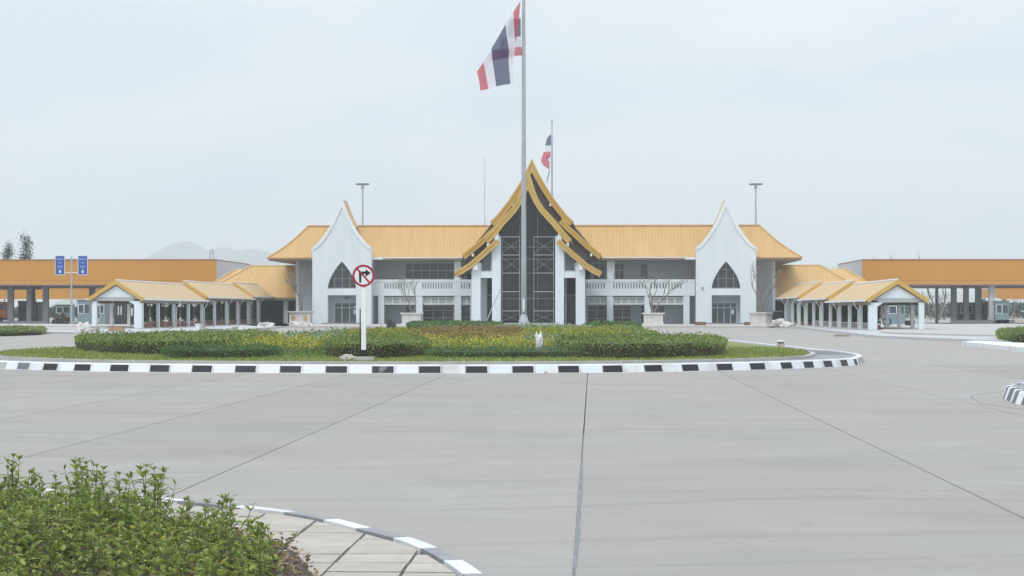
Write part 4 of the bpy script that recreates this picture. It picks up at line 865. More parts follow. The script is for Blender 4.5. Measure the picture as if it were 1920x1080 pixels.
# second lower roofs farther back
def back_roof(sg, u1, u2, uo):
    Ye, yr = 251., 255.5; zE, zR = ZV(548, 1000, Ye), ZV(504.5, 1000, yr); m = MB()
    a = [(XU(u1, Ye), Ye, zE), (XU(u1, yr), yr, zR)]; b = [(XU(uo, Ye), Ye, zE), (XU(u2, yr), yr, zR)]; patch(m, a, b); c = [(XU(uo, Ye), Ye + 10, zE), (XU(u2, yr), Ye + 6, zR)]; patch(m, b, c); r_ = m.build('rear_annex_roof', 'roof', B)
    MB().tube([(p[0], p[1] - .02, p[2] + .02) for p in b], .12, 6).build('hip_cap', 'walkroof', r_); MB().box(*sorted((XU(u1, Ye), XU(uo, Ye))), Ye, Ye + .1, zE - .3, zE - .01).build('fascia', 'soffit', B)
back_roof(-1, 480, 443, 372); back_roof(1, 1540, 1585, 1655)
# ------------------------------------------------------------------ covered walkways
def walkway(sg, Xr, D0, segs, zbase, label, colsY, wide):
    r = root('covered_walkway', (Xr, D0, .15), label, 'covered walkway'); W_ = 2.05; side = -sg    # open side facing the road
    ends = [s[0] for s in segs[1:]] + [segs[-1][0] + segs[-1][2]]
    for k, (y0_, zr_, L_) in enumerate(segs):
        y1_ = ends[k]; ze_ = zr_ - 1.5
        for s2 in (-1, 1):
            MB().roofsheet([(0, zr_), (s2 * (W_ + .25), ze_)], y0_, y1_ + .5, .1, Xr).build('roof_sheet', 'walkroof', r)
            MB().roofsheet([(0, zr_ + .04), (s2 * (W_ + .3), ze_ + .04)], y0_ - .12, y0_ + .06, .3, Xr).build('barge_board', 'barge', r)
            g = Xr + s2 * (W_ + .3); MB().box(min(g, g + s2 * .14), max(g, g + s2 * .14), y0_ + .07, y1_ - .1, ze_ - .12, ze_ + .02).build('gutter', 'trim', r)
            g = Xr + s2 * W_; MB().box(g - .06, g + .06, y0_ + .07, y1_ - .1, ze_ - .36, ze_ - .14).build('eave_beam', 'soffit', r)
        MB().tube([(Xr, y0_ - .05, zr_ + .03), (Xr, y1_ + .5, zr_ + .03)], .07, 6).build('ridge_cap', 'trim', r)
    zr_ = segs[0][1]; ze_ = zr_ - 1.5; y = D0 + .12
    MB().prism_y([(Xr - 1.55, ze_ + .12), (Xr + 1.55, ze_ + .12), (Xr, zr_ - .45)], y + .05, y + .15).build('gable_panel', 'wall', r)
    MB().prism_y([(Xr - 1.95, ze_ - .18), (Xr + 1.95, ze_ - .18), (Xr + 1.95, ze_ + .0), (Xr + 1.6, ze_ + .13), (Xr - 1.6, ze_ + .13), (Xr - 1.95, ze_ + .0)], y, y + .3).build('tie_beam', 'transom', r)
    g = Xr + side * 1.78
    MB().box(g - .3, g + .3, y, y + .9, .12, ze_ - .05).build('end_pier', 'wall', r)
    MB().prism_y([(g - side * .3, ze_ - .2), (g - side * .75, ze_ - .2), (g - side * .3, ze_ - .5)], y + .02, y + .3).build('pier_bracket', 'wall', r)
    g = Xr - side * 1.8; MB().box(g - .2, g + .2, y, y + .4, .12, ze_ - .1).build('end_pier', 'wall', r)
    for k, yy in enumerate(colsY):
        sg_i = max(i for i, s in enumerate(segs) if s[0] <= yy); ze_ = segs[sg_i][1] - 1.5
        for s2 in (-1, 1): g = Xr + s2 * 1.98; MB().box(g - .13, g + .13, yy - .13, yy + .13, .14, ze_ - .14).build('column', 'wall', r)
        if k % 2 == (0 if sg > 0 else 1) or k > 5:
            g = Xr + side * 2.45; MB().tube([(g, yy + .5, ze_ - .08), (g, yy + .5, ze_ - .3), (g - side * .32, yy + .5, ze_ - .75), (g - side * .32, yy + .5, .3)], .036, 6).build('downpipe', 'trim', r)
    # low railing along the side
    for k, yy in enumerate([D0 + 1.1] + list(colsY[:-1])):
        y2_ = colsY[k] if k < len(colsY) else yy + 6; a = yy + .15 if k else yy; b = y2_ - .12
        if sg < 0 or k < 6:
            g = Xr + side * 1.85; m = MB().box(g - .04, g + .04, a, b, .62, .69).box(g - .04, g + .04, a, b, .2, .26)
            if sg < 0 and k > 0: m.box(g - .03, g + .03, a, b, .42, .47)
            n = 5
            for q in range(n + 1): yq = a + (b - a) * q / n; m.box(g - .035, g + .035, yq - .12, yq + .12, .26, .62)
            m.build('railing', 'bench' if sg < 0 else 'transom', r)
    MB().box(Xr - 2.1, Xr + 2.1, D0 - .05, ends[-1], .1, .2).build('floor_slab', 'edge', r)
    return r
colR = [171.5 + 7 * k - 5.5 for k in range(10)]; Lsg = [(173., 4.1, 0), (202., 4.43, 0), (230., 4.7, 17)]; Rsg = [(160., 3.92, 0), (187., 4.22, 0), (213., 4.5, 26)]
colL = [180.3 + 6.8 * k for k in range(9)]
walkway(-1, XU(217, 173), 173., Lsg, 0, 'golden gable roofed walkway stepping back on the left of the terminal', colL, 0)
walkway(1, XU(1683, 160), 160., Rsg, 0, 'golden gable roofed walkway stepping back on the right of the terminal', colR, 0)
# climbing plants in the walkway bays
def climber(seed, h=2.0):
    S = rng.uniform(-1, 1, (1900, 3))
    C = np.stack([S[:, 0] * .3, S[:, 1] * 2.0 + S[:, 0] * .1, .35 + (S[:, 2] * .5 + .5) ** .8 * (h - .3) * (1 - .25 * np.abs(np.sin(S[:, 1] * 3 + seed)) ** 2)], 1); C[:, 1] *= (.88 + .12 * np.sin(C[:, 2] * 4 + seed))
    r = root('climbing_shrub', (0, 0, 0), 'tall dark green climbing shrub in a bay of the walkway', 'shrub', 'climbing shrubs along the walkways')
    V, F = leaves(C, .2, .1, .5); leafobj('foliage', 'climb', V, F, r)
    MB().tube([(0, 0, 0), (.03, .1, h * .5), (0, -.1, h * .8)], [.05, .04, .02], 6).tube([(0, -.5, 0), (.05, -.6, h * .7)], [.04, .02], 5).tube([(0, .5, 0), (.05, .6, h * .7)], [.04, .02], 5).build('stem', 'barkdark', r)
    MB().box(-.3, .3, -1.5, 1.5, -.02, .32).build('trough', 'pot', r)
    return r
cl = [climber(k, 2.15) for k in range(3)]; kk = 0
for Xr, cols, start, sd_, name in ((XU(217, 173), colL, 173 + 1, 1, 'left'), (XU(1683, 160), colR, 161, -1, 'right')):
    ys = [start] + list(cols)
    for k in range(len(ys) - 1):
        ym = (ys[k] + ys[k + 1]) / 2 + .2; loc = (Xr + sd_ * 1.25, ym, .2)
        if kk < 3: o = cl[kk]; o.location = loc; o.rotation_euler = (0, 0, 0)
        else: o = tree_copy(cl[random.randrange(3)], loc, None, random.choice([0, math.pi]))
        o['label'] = 'dark green climbing shrub in the %s bay from the %s walkway gable' % (['first', 'second', 'third', 'fourth', 'fifth', 'sixth', 'seventh', 'eighth', 'ninth', 'tenth', 'eleventh', 'twelfth'][k], 'left' if sd_ > 0 else 'right'); o['group'] = 'climbing shrubs in the walkway bays'; kk += 1
# ------------------------------------------------------------------ inspection canopies
def canopy(sg, ue, far_u, label, Yf=262., Yb=288.):
    xe = XU(ue, Yf); xf = XU(far_u, Yf); x0_, x1_ = sorted((xe, xf)); r = root('inspection_canopy', (xe, Yf, 0), label, 'canopy')
    zt, zm, zb3 = ZV(488, ue, Yf), ZV(526, ue, Yf), ZV(533.5, ue, Yf)
    n = 12; wd = (x1_ - x0_) / n
    for k in range(n): MB().box(x0_ + k * wd + .006, x0_ + (k + 1) * wd - .006, Yf, Yf + .25, zm, zt).build('fascia_panel', 'fascia', r)
    MB().box(x0_, x1_, Yf - .06, Yf + .25, zt + .002, zt + .14).build('coping', 'coping', r)
    MB().box(x0_, x1_, Yf - .05, Yf + .25, zb3, zm - .05).build('fascia_strip', 'fasc2', r); MB().box(x0_, x1_, Yf - .02, Yf + .2, zm - .048, zm - .002).build('shadow_gap', 'coping', r)
    MB().box(x0_ + .1, x1_ - .1, Yf + .26, Yb, zt - .3, zt - .1).build('roof_deck', 'cladside', r)
    MB().box(x0_ + .1, x1_ - .1, Yf + .26, Yb, zb3 - .1, zb3 + .05).build('ceiling', 'cladside', r)
    x = xe if sg < 0 else xe; m = MB()
    xs = (xe - .12, xe) if sg < 0 else (xe, xe + .12)
    MB().box(xs[0], xs[1], Yf + .26, Yb, zb3 - .1, zt + .0).build('side_cladding', 'cladside', r); MB().box(xs[0] - .04, xs[1] + .04, Yf + .26, Yb, zt + .002, zt + .12).build('coping', 'coping', r)
    MB().box(x0_, x1_, Yb + .01, Yb + .2, zb3 - .2, zt).build('rear_fascia', 'fascia', r)
    return r, zb3
cl_, zbl = canopy(-1, 405, -900, 'long flat orange fronted inspection canopy left of the terminal'); cr_, zbr = canopy(1, 1617, 2900, 'long flat orange fronted inspection canopy right of the terminal')
def ccol(r, u, w_, Y, m, zt=None, Yd=.6): MB().box(XU(u - w_ / 2, Y), XU(u + w_ / 2, Y), Y, Y + Yd, 0, (zt or zbl) - .1).build('column', m, r)
for u, w_ in ((19, 10.5), (54, 8.5), (85, 10), (-60, 10), (-140, 10)): ccol(cl_, u, w_, 264., 'greycol')
for u, w_ in ((172, 10), (60, 8), (-40, 8)): ccol(cl_, u, w_, 280., 'lightcol' if u > 100 else 'greycol')
MB().box(XU(-400, 265), XU(76, 265), 265, 265.5, ZV(543, 40, 265), zbl - .1).build('cross_beam', 'greycol', cl_)
for u, w_ in ((1789, 10), (1812, 9.5), (1835, 11)): ccol(cr_, u, w_, 265., 'greycol')
for u, w_ in ((1860, 10), (1757, 5), (1960, 10), (2060, 10)): ccol(cr_, u, w_, 263. if u != 1757 else 284, 'lightcol')
MB().box(XU(1780, 263), XU(1900, 263), 262, 262.4, 0, .5).build('lane_plinth', 'greycol', cr_)
MB().box(XU(-400, 261), XU(92, 261), 260.5, 261, 0, .35).build('lane_plinth', 'greycol', cl_)
def mound(u0, u1, v0, v1, Y, label):
    x0_, x1_ = XU(u0, Y), XU(u1, Y); h_ = ZV(v0, u0, Y); r = root('flowering_shrub', ((x0_ + x1_) / 2, Y, .0), label, 'shrub'); S = rng.normal(size=(1500, 3)); S /= np.linalg.norm(S, axis=1, keepdims=True)
    C = np.stack([(x0_ + x1_) / 2 + S[:, 0] * (x1_ - x0_) / 2, Y + S[:, 1] * .8, .05 + np.abs(S[:, 2]) * h_ * (1 + .25 * np.sin(S[:, 0] * 9))], 1); V, F = leaves(C, .22, .1, .6); leafobj('foliage', 'climb', V, F, r)
    V, F = leaves(C[C[:, 2] > h_ * .55][:260], .24, .1, .7); leafobj('blossoms', leafmat('pink_blossoms', [(.3, .12, .1), (.5, .25, .22), (.6, .4, .36)]), V, F, r)
    MB().tube([((x0_ + x1_) / 2, Y, 0), ((x0_ + x1_) / 2 + .1, Y, h_ * .7)], [.07, .03], 5).build('stem', 'barkdark', r)
mound(98, 133, 591, 607, 256., 'rounded pink flowering shrub left of the blue lane sign pole')
# second rank of canopies behind
for ua, ub, lb in ((-500, 178, 'orange canopy glimpsed behind the left inspection canopy'), (1876, 2700, 'orange canopy glimpsed behind the right inspection canopy')):
    Y = 330.; a, c = XU(ua, Y), XU(ub, Y); r = root('rear_canopy', (a, Y, 0), lb, 'canopy')
    z1_, z2_ = ZV(540, ua, Y), ZV(561, ua, Y); MB().box(a, c, Y, Y + 16, z2_ + .3, z1_).build('fascia', 'fascia', r); MB().box(a, c, Y - .05, Y + .3, z2_, z2_ + .28).build('fascia_strip', 'fasc2', r)
    for k in range(7): x = a + 1 + (c - a - 2) * k / 6; MB().box(x - .3, x + .3, Y + 2, Y + 2.6, 0, z2_ + .29).build('column', 'lightcol', r)
# guard booths
def booth(u0, u1, v0, Y, label, m='booth', win=True, group='guard booths', lamp=False):
    a, c = XU(u0, Y), XU(u1, Y); zt = ZV(v0, u0, Y); r = root('guard_booth', ((a + c) / 2, Y, .1), label, 'guard booth', group)
    W_ = c - a; w0, w1, zw0, zw1 = a + W_ * .1, c - W_ * .1, 1.35, min(2.3, zt - .4)
    MB().prism_y([(a, .1), (c, .1), (c, zt - .12), (a, zt - .12)], Y, Y + .08, [[(w0, zw0), (w1, zw0), (w1, zw1), (w0, zw1)]]).build('front_panel', m, r)
    MB().box(a, a + .08, Y + .081, Y + 2.4, .1, zt - .12).box(c - .08, c, Y + .081, Y + 2.4, .1, zt - .12).box(a + .08, c - .08, Y + 2.32, Y + 2.4, .1, zt - .12).build('walls', m, r)
    MB().box(a - .08, c + .08, Y - .08, Y + 2.5, zt - .119, zt).build('roof', 'greycol', r)
    mid = (w0 + w1) / 2; f = MB().box(w0, mid, Y - .03, Y + .02, zw0 - .06, zw0).box(w0, mid, Y - .03, Y + .02, zw1, zw1 + .06).box(w0 - .06, w0, Y - .03, Y + .02, zw0 - .06, zw1 + .06).box(mid - .04, mid + .04, Y - .03, Y + .02, zw0, zw1)
    fo = f.build('window_frame', 'trim', r); MB().box(w0 + .003, mid - .043, Y + .03, Y + .05, zw0 + .003, zw1 - .003).build('pane', 'glass2', fo); MB().box(mid + .043, w1 - .003, Y + .03, Y + .05, zw0 + .003, zw1 - .003).build('pane', 'glass2', fo)
    return r
booth(145, 170, 562, 240., 'blue grey guard booth beside the front pier of the left walkway'); booth(1664, 1698, 567, 222., 'blue grey guard booth seen through the right walkway gable')
booth(1866, 1892, 564, 262., 'blue grey guard booth right of the pale canopy column'); booth(1796, 1852, 567, 268., 'dark guard booth behind the three grey canopy columns', m=mat('dark_booth_panel', (.09, .12, .13), .6, .06, 1))
booth(34, 50, 564, 276., 'far guard booth between the grey columns of the left canopy'); booth(104, 132, 571, 295., 'far wide booth left of the blue lane signs pole'); booth(60, 72, 566, 276., 'far narrow booth right of the middle grey column'); booth(186, 204, 566, 250., 'guard booth seen through the left walkway gable')
# dark shelter seen through the left walkway gable
r = root('dark_shelter', (XU(235, 215), 215, 0), 'dark panelled kiosk seen through the left walkway gable', 'kiosk')
MB().box(XU(214, 215), XU(254, 215), 215, 217, .2, ZV(567, 230, 215)).build('walls', mat('charcoal_panel', (.035, .038, .045), .6, .1, 1), r)
for u in (221, 226): MB().box(XU(u, 215), XU(u + 2.4, 215), 214.95, 214.995, 1.2, 2.1).build('window', 'lightcol', r)
MB().box(XU(239, 215), XU(249, 215), 214.95, 214.995, 1.1, 1.9).build('poster', 'lightcol', r); MB().box(XU(197, 215), XU(207, 215), 215.2, 216, .2, 3.2).build('pier', 'greycol', r)
# crates, heaps, bins along the pavements
def crate(u0, u1, v0, v1, m, name, label, cat, z=.15, dp=.7, parts=False):
    p0 = G(u0, v1, z); p1 = G(u1, v1, z); h_ = (v1 - v0) * (p0.y) / FPX
    r = root(name, ((p0.x + p1.x) / 2, p0.y + dp / 2, z), label, cat); n = 3
    MB().box(p0.x, p1.x, p0.y, p0.y + dp, z, z + h_ * .88).build('body', m, r); MB().box(p0.x - .03, p1.x + .03, p0.y - .03, p0.y + dp + .03, z + h_ * .88 + .002, z + h_).build('lid', m, r)
crate(169, 183, 612, 621, 'rock', 'stone_block', 'small brown block by the left pier of the left walkway', 'block'); crate(203, 230, 611, 621.3, 'hotseat', 'low_bench', 'low brown slab bench before the left walkway gable', 'bench')
p = G(156, 621.5, .15); lump('rubble_heap', p, .5, .5, .55, 'stone', 'pale rubble heap left of the walkway front', 'rubble heap', 21, 12, .5)
crate(366, 374, 607, 622.5, 'kwhite', 'white_sack', 'upright white sack beside the left walkway', 'sack'); crate(376, 382, 609, 622, 'rock', 'brown_sack', 'upright brown sack beside the white sack', 'sack'); crate(384, 416, 616.5, 622.5, 'strip', 'low_planter', 'long low grey trough beside the left walkway', 'trough'); crate(417, 432, 617, 622.5, 'stone', 'stone_block', 'white block right of the long trough', 'block'); crate(436, 443, 613, 623, 'rock', 'short_post', 'short grey stump at the left walkway kerb', 'post')
for u, v, s, lb in ((500, 611.5, .8, 'low pale sandbags at the far end of the left walkway'), (557, 610.8, .7, 'pale sandbags in front of the medallion planter'), (577, 611, .5, 'small pale sandbag right of the medallion planter'), (1462, 611.5, 1.1, 'pale rubble heap at the far end of the right walkway'), (1480, 612.5, .8, 'low pile of pale rubble beside the right walkway downpipe')):
    lump('sandbag_heap', G(u, v, .15), s, s * .6, s * .45, 'stone', lb, 'heap', u, 12, .5)
crate(1699, 1715, 601, 612, 'black', 'waste_bin', 'black square bin right of the blue grey booth', 'bin', .15, .8); crate(1303, 1324, 603.5, 610.2, 'wood', 'wooden_seat', 'low brown wooden seat beside the right tower', 'seat'); crate(1396, 1407, 604, 609.8, 'wood', 'wooden_seat', 'small brown wooden seat between right tower and planter', 'seat')
p = G(733, 617, .2); lump('black_bag', (p.x, p.y, .15), .42, .4, .75, 'blackbag', 'black rubbish bag at the back of the island', 'bag', 31, 12, .3)
r = crate(1568, 1594, 627.5, 631.5, 'rock', 'drain_cover', 'low grey concrete slab lying on the right road', 'slab', 0, 1.2)
p = G(1663, 611, .24); MB().tube([(p.x + .35 * math.cos(a), p.y, .24 + .36 + .35 * math.sin(a)) for a in [k * math.pi / 8 for k in range(17)]], .06, 6, False).build('wheel_guard', 'rubber', label='black round hoop standing before the right booth', category='hoop')
r = root('wheeled_bin', (XU(1459, 232), 232, .15), 'black wheeled bin beside the right octagonal planter', 'bin'); MB().box(XU(1450, 232), XU(1466, 232), 232, 233, .25, 1.5).build('body', 'black', r); MB().box(XU(1449, 232), XU(1467, 232), 231.9, 233.1, 1.505, 1.62).build('lid', 'greycol', r); MB().tube([(XU(1452, 232), 231.95, .22), (XU(1452, 232), 232.15, .22)], .14, 10).build('wheel', 'rubber', r); MB().tube([(XU(1464, 232), 231.95, .22), (XU(1464, 232), 232.15, .22)], .14, 10).build('wheel', 'rubber', r)
# ------------------------------------------------------------------ planters with bare trees
def branches(m, p, d, L, r, depth, spread=.55, up=.4):
    q = p; pts = [p]; rad = [r]; n = 3
    for k in range(n): d = (d + Vector((random.gauss(0, .12), random.gauss(0, .12), up * .25))).normalized(); q = q + d * L / n; pts.append(q); rad.append(r * (1 - .13 * (k + 1)))
    m.tube(pts, rad, 5 if r > .03 else 3, False)
    if depth <= 0: return [q]
    out_ = []
    for k in range(random.choice([2, 2, 3])):
        a = random.uniform(0, 6.28); sp = spread * random.uniform(.7, 1.3); o = d.orthogonal().normalized(); o2 = d.cross(o); nd = (d + (o * math.cos(a) + o2 * math.sin(a)) * sp).normalized()
        out_ += branches(m, q, nd, L * random.uniform(.62, .85), r * .62, depth - 1, spread, up)
    return out_
def planter(u0, u1, v0, v1, Y, label, medal=False, octo=False):
    a, c = XU(u0, Y), XU(u1, Y); z0_, z1_ = .13, ZV(v0, u0, Y); cx = (a + c) / 2; W_ = c - a; yc = Y + W_ / 2
    r = root('stone_planter', (cx, yc, z0_), label, 'planter', 'white stone planters before the terminal'); n = 8 if octo else 4
    def ring(rad, za, zb2, rad2=None):
        rad2 = rad2 or rad; k = math.pi / n; f = 1 / math.cos(k) ; off = k - math.pi / 2 if octo else math.pi / 4
        P0 = [(cx + rad * f * math.cos(off + 2 * k * i), yc + rad * f * math.sin(off + 2 * k * i), za) for i in range(n)]; P1 = [(cx + rad2 * f * math.cos(off + 2 * k * i), yc + rad2 * f * math.sin(off + 2 * k * i), zb2) for i in range(n)]
        return MB().add(P0 + P1, [tuple(range(n))[::-1], tuple(range(n, 2 * n))] + [(i, (i + 1) % n, n + (i + 1) % n, n + i) for i in range(n)])
    R0 = W_ / 2
    ring(R0 * .95, z0_, z0_ + .16, R0 * .93).build('plinth', 'stone', r); ring(R0 * .84, z0_ + .161, z1_ - .2).build('basin', 'stone', r); ring(R0 * .86, z1_ - .199, z1_ - .12, R0 * .98).build('cornice', 'stone', r); ring(R0 * 1.0, z1_ - .119, z1_, R0).build('rim', 'stone', r)
    if medal:
        for x, y, sx in ((cx - W_ * .25, yc - R0 * .86, 1), (cx + W_ * .24, yc - R0 * .86, 1)): MB().prism_y([(x + .2 * sx * math.cos(t), (z0_ + z1_) / 2 + .3 * math.sin(t)) for t in [k * math.pi / 10 for k in range(20)]], y - .04, y + .03).build('medallion', 'gold', r)
    else:
        f = MB(); zc2 = (z0_ + z1_) / 2
        MB().prism_y([(cx + .28 * math.cos(t), zc2 + .2 * math.sin(t)) for t in [k * math.pi / 10 for k in range(20)]], yc - R0 * .84 - .03, yc - R0 * .84 + .02, [[(cx + .22 * math.cos(t), zc2 + .15 * math.sin(t)) for t in [k * math.pi / 10 for k in range(20)]]]).build('carved_ring', 'stone', r)
    return cx, yc, z1_
def bare_tree(c, h, label, seed, nst=3, spread=.6, leafy=0, name='frangipani_tree', m='bark', lc=.25, grp='bare trees in the stone planters'):
    random.seed(seed); r = root(name, (c[0], c[1], c[2] - .02), label, 'tree', grp); mb = MB(); tips = []
    for k in range(nst):
        a = 2 * math.pi * k / nst + random.uniform(-.5, .5); d = Vector((math.cos(a) * .3, math.sin(a) * .3, 1)).normalized()
        tips += branches(mb, Vector((c[0] + math.cos(a) * .08, c[1] + math.sin(a) * .08, c[2] - .05)), d, h * .34, .085 * h / 4, 4, spread * .85, .45)
    mb.build('trunk_and_branches', m, r)
    C = np.array([tuple(t + Vector((random.gauss(0, .1), random.gauss(0, .1), random.gauss(0, .08)))) for t in tips for _ in range(leafy)]) if leafy else None
    if leafy: V, F = leaves(C, .12, .2, .5); leafobj('leaves', 'pale', V, F, r)
pl = planter(538, 584, 583.5, 610.3, 231, 'white planter with gold medallions left of the left tower', medal=True); bare_tree(pl, 4.6, 'bare branching tree in the medallion planter', 3, 3, .6, 1)
pl = planter(750, 792, 586.3, 612.5, 226, 'white square planter before the left wing'); bare_tree(pl, 3.9, 'bare branching tree before the left wing balcony', 8, 3, .65, 1)
pl = planter(1204, 1247, 586.3, 614, 222, 'white square planter before the right wing'); bare_tree(pl, 4.6, 'bare branching tree before the right wing balcony', 15, 3, .7, 1)
pl = planter(1405, 1451, 585.5, 613, 224, 'white eight sided planter right of the right tower', octo=True); bare_tree(pl, 5.3, 'bare branching tree right of the right tower', 22, 4, .6, 2)
# ------------------------------------------------------------------ flagpoles and flags
def pole(name, u, vb, Y, vt, rb, rt, label, zbase=.3, foot=True):
    x = XU(u, Y); zt = ZV(vt, u, Y); r = root(name, (x, Y, zbase), label, 'flagpole' if 'flag' in name else 'mast')
    n = 6; MB().tube([(x, Y, zbase + (zt - zbase) * t) for t in [k / n for k in range(n + 1)]], [rb + (rt - rb) * k / n for k in range(n + 1)], 14).build('shaft', 'steel', r, smooth=True)
    if foot: MB().tube([(x, Y, zbase - .3), (x, Y, zbase + .25), (x, Y, zbase + .9)], [rb * 2.1, rb * 1.8, rb * 1.05], 14).build('foot', 'steel', r); MB().box(x - .08, x + .08, Y - rb - .12, Y - rb + .02, zbase + 1.2, zbase + 2.4).build('winch_box', 'trim', r)
    MB().tube([(x, Y, zt), (x, Y, zt + .25)], [rt * 1.8, rt * .6], 10).build('finial', 'steel', r)
    return x, r
YP = 205.
pole('flagpole', 982, 606, YP, -90, .27, .145, 'tall tapering grey flagpole in front of the portico', .35)
pole('flagpole', 1035, 0, 300., 227, .16, .11, 'shorter flagpole rising behind the portico roof', 0, False)
pole('flagpole', 909, 0, 300., 300, .07, .045, 'thin bare mast rising behind the left wing roof', 0, False)
def flag(name, Y, org, sc, stripes, label, r_lab, y_layers):
    r = root(name, (XU(org[0], Y), Y, ZV(org[1], org[0], Y)), label, 'flag')
    for (m, poly, lay) in stripes:
        # each stripe: polygon refined into a rippled sheet
        P_ = [(org[0] + x / sc, org[1] + y / sc) for x, y in poly]; n = len(P_); cen = (sum(p[0] for p in P_) / n, sum(p[1] for p in P_) / n); ring = []
        for i in range(n):
            a, b = P_[i], P_[(i + 1) % n]; k = max(1, int(math.hypot(a[0] - b[0], a[1] - b[1]) / 6))
            ring += [(a[0] + (b[0] - a[0]) * t / k, a[1] + (b[1] - a[1]) * t / k) for t in range(k)]
        vs = []; R_ = 6
        for q in range(R_):
            t = 1 - q / R_
            for p in ring: u, v = cen[0] + (p[0] - cen[0]) * t, cen[1] + (p[1] - cen[1]) * t; yy = Y + lay + .22 * math.sin((u * .21 + v * .03)) + .12 * math.sin(v * .09 + u * .05); vs.append((XU(u, yy), yy, ZV(v, u, yy)))
        vs.append((XU(cen[0], Y), Y + lay + .1, ZV(cen[1], cen[0], Y))); k = len(ring); fs = []
        for q in range(R_ - 1):
            for i in range(k): j = (i + 1) % k; fs.append((q * k + i, q * k + j, (q + 1) * k + j, (q + 1) * k + i))
        for i in range(k): fs.append(((R_ - 1) * k + i, (R_ - 1) * k + (i + 1) % k, R_ * k))
        MB().add(vs, fs).build('stripe', m, r, smooth=True)
flag('national_flag', YP - .6, (880, 0), 6., [('fred', [(86, 808), (157, 698), (190, 850), (215, 1000), (125, 1020), (108, 900)], 0), ('fwhite', [(158, 697), (248, 560), (262, 700), (301, 972), (216, 1000), (191, 850)], 0),
     ('fblue', [(248, 548), (330, 410), (405, 275), (425, 420), (445, 570), (442, 700), (461, 945), (380, 955), (302, 972), (263, 700)], 0), ('fwhite', [(406, 274), (495, 137), (505, 330), (515, 520), (500, 700), (490, 937), (462, 944), (443, 700), (446, 570), (426, 420)], 0),
     ('fred', [(496, 132), (540, 65), (575, 10), (562, 180), (520, 490), (506, 330)], 0),
     ('fblue', [(556, 205), (578, 205), (580, 410), (528, 415), (440, 430), (425, 330), (470, 215)], .5), ('fwhite', [(528, 416), (582, 412), (586, 525), (512, 532), (350, 548), (340, 430)], .5), ('fred', [(512, 532), (587, 526), (597, 622), (512, 630), (220, 690), (255, 565)], .5)],
     'large red white and blue flag folded in the wind on the tall pole', '', 0)
flag('national_flag', 300. - .4, (860, 0), 2.842, [('fwhite', [(488, 680), (494, 680), (492, 720), (488, 718)], 0), ('fblue', [(487, 716), (493, 720), (492, 776), (461, 776), (470, 740)], 0), ('fwhite', [(461, 777), (490, 777), (490, 808), (453, 811)], 0), ('fred', [(453, 811), (490, 808), (490, 832), (466, 834), (486, 870), (483, 905), (450, 880), (438, 855)], 0), ('fwhite', [(468, 835), (490, 833), (489, 868), (486, 869)], .1), ('fblue', [(482, 905), (486, 905), (481, 940), (470, 976), (467, 970), (476, 935)], 0)],
     'small red white and blue flag drooping on the pole behind the roof', '', 0)
# floodlight masts
for u, vt, lb in ((680, 347, 'floodlight mast behind the left wing roof'), (1417, 347, 'floodlight mast behind the right wing roof')):
    Y = 310.; x = XU(u, Y); zt = ZV(vt, u, Y); r = root('floodlight_mast', (x, Y, 0), lb, 'floodlight mast', 'floodlight masts'); MB().tube([(x, Y, 0), (x, Y, zt)], [.2, .1], 8).build('shaft', 'steel', r)
    MB().tube([(x, Y, zt - .5), (x, Y, zt + .25)], [.24, .24], 8).build('ring_hub', 'steel', r)
    for k in range(6):
        a = k * math.pi / 3 + .2; e = Vector((math.cos(a) * .62, math.sin(a) * .62, .12)); MB().tube([(x, Y, zt), Vector((x, Y, zt)) + e], .05, 5).build('arm', 'steel', r)
        MB().cbox((x + e.x * 1.2, Y + e.y * 1.2, zt + .02), .42, .42, .2, a).build('lamp', 'greycol', r)
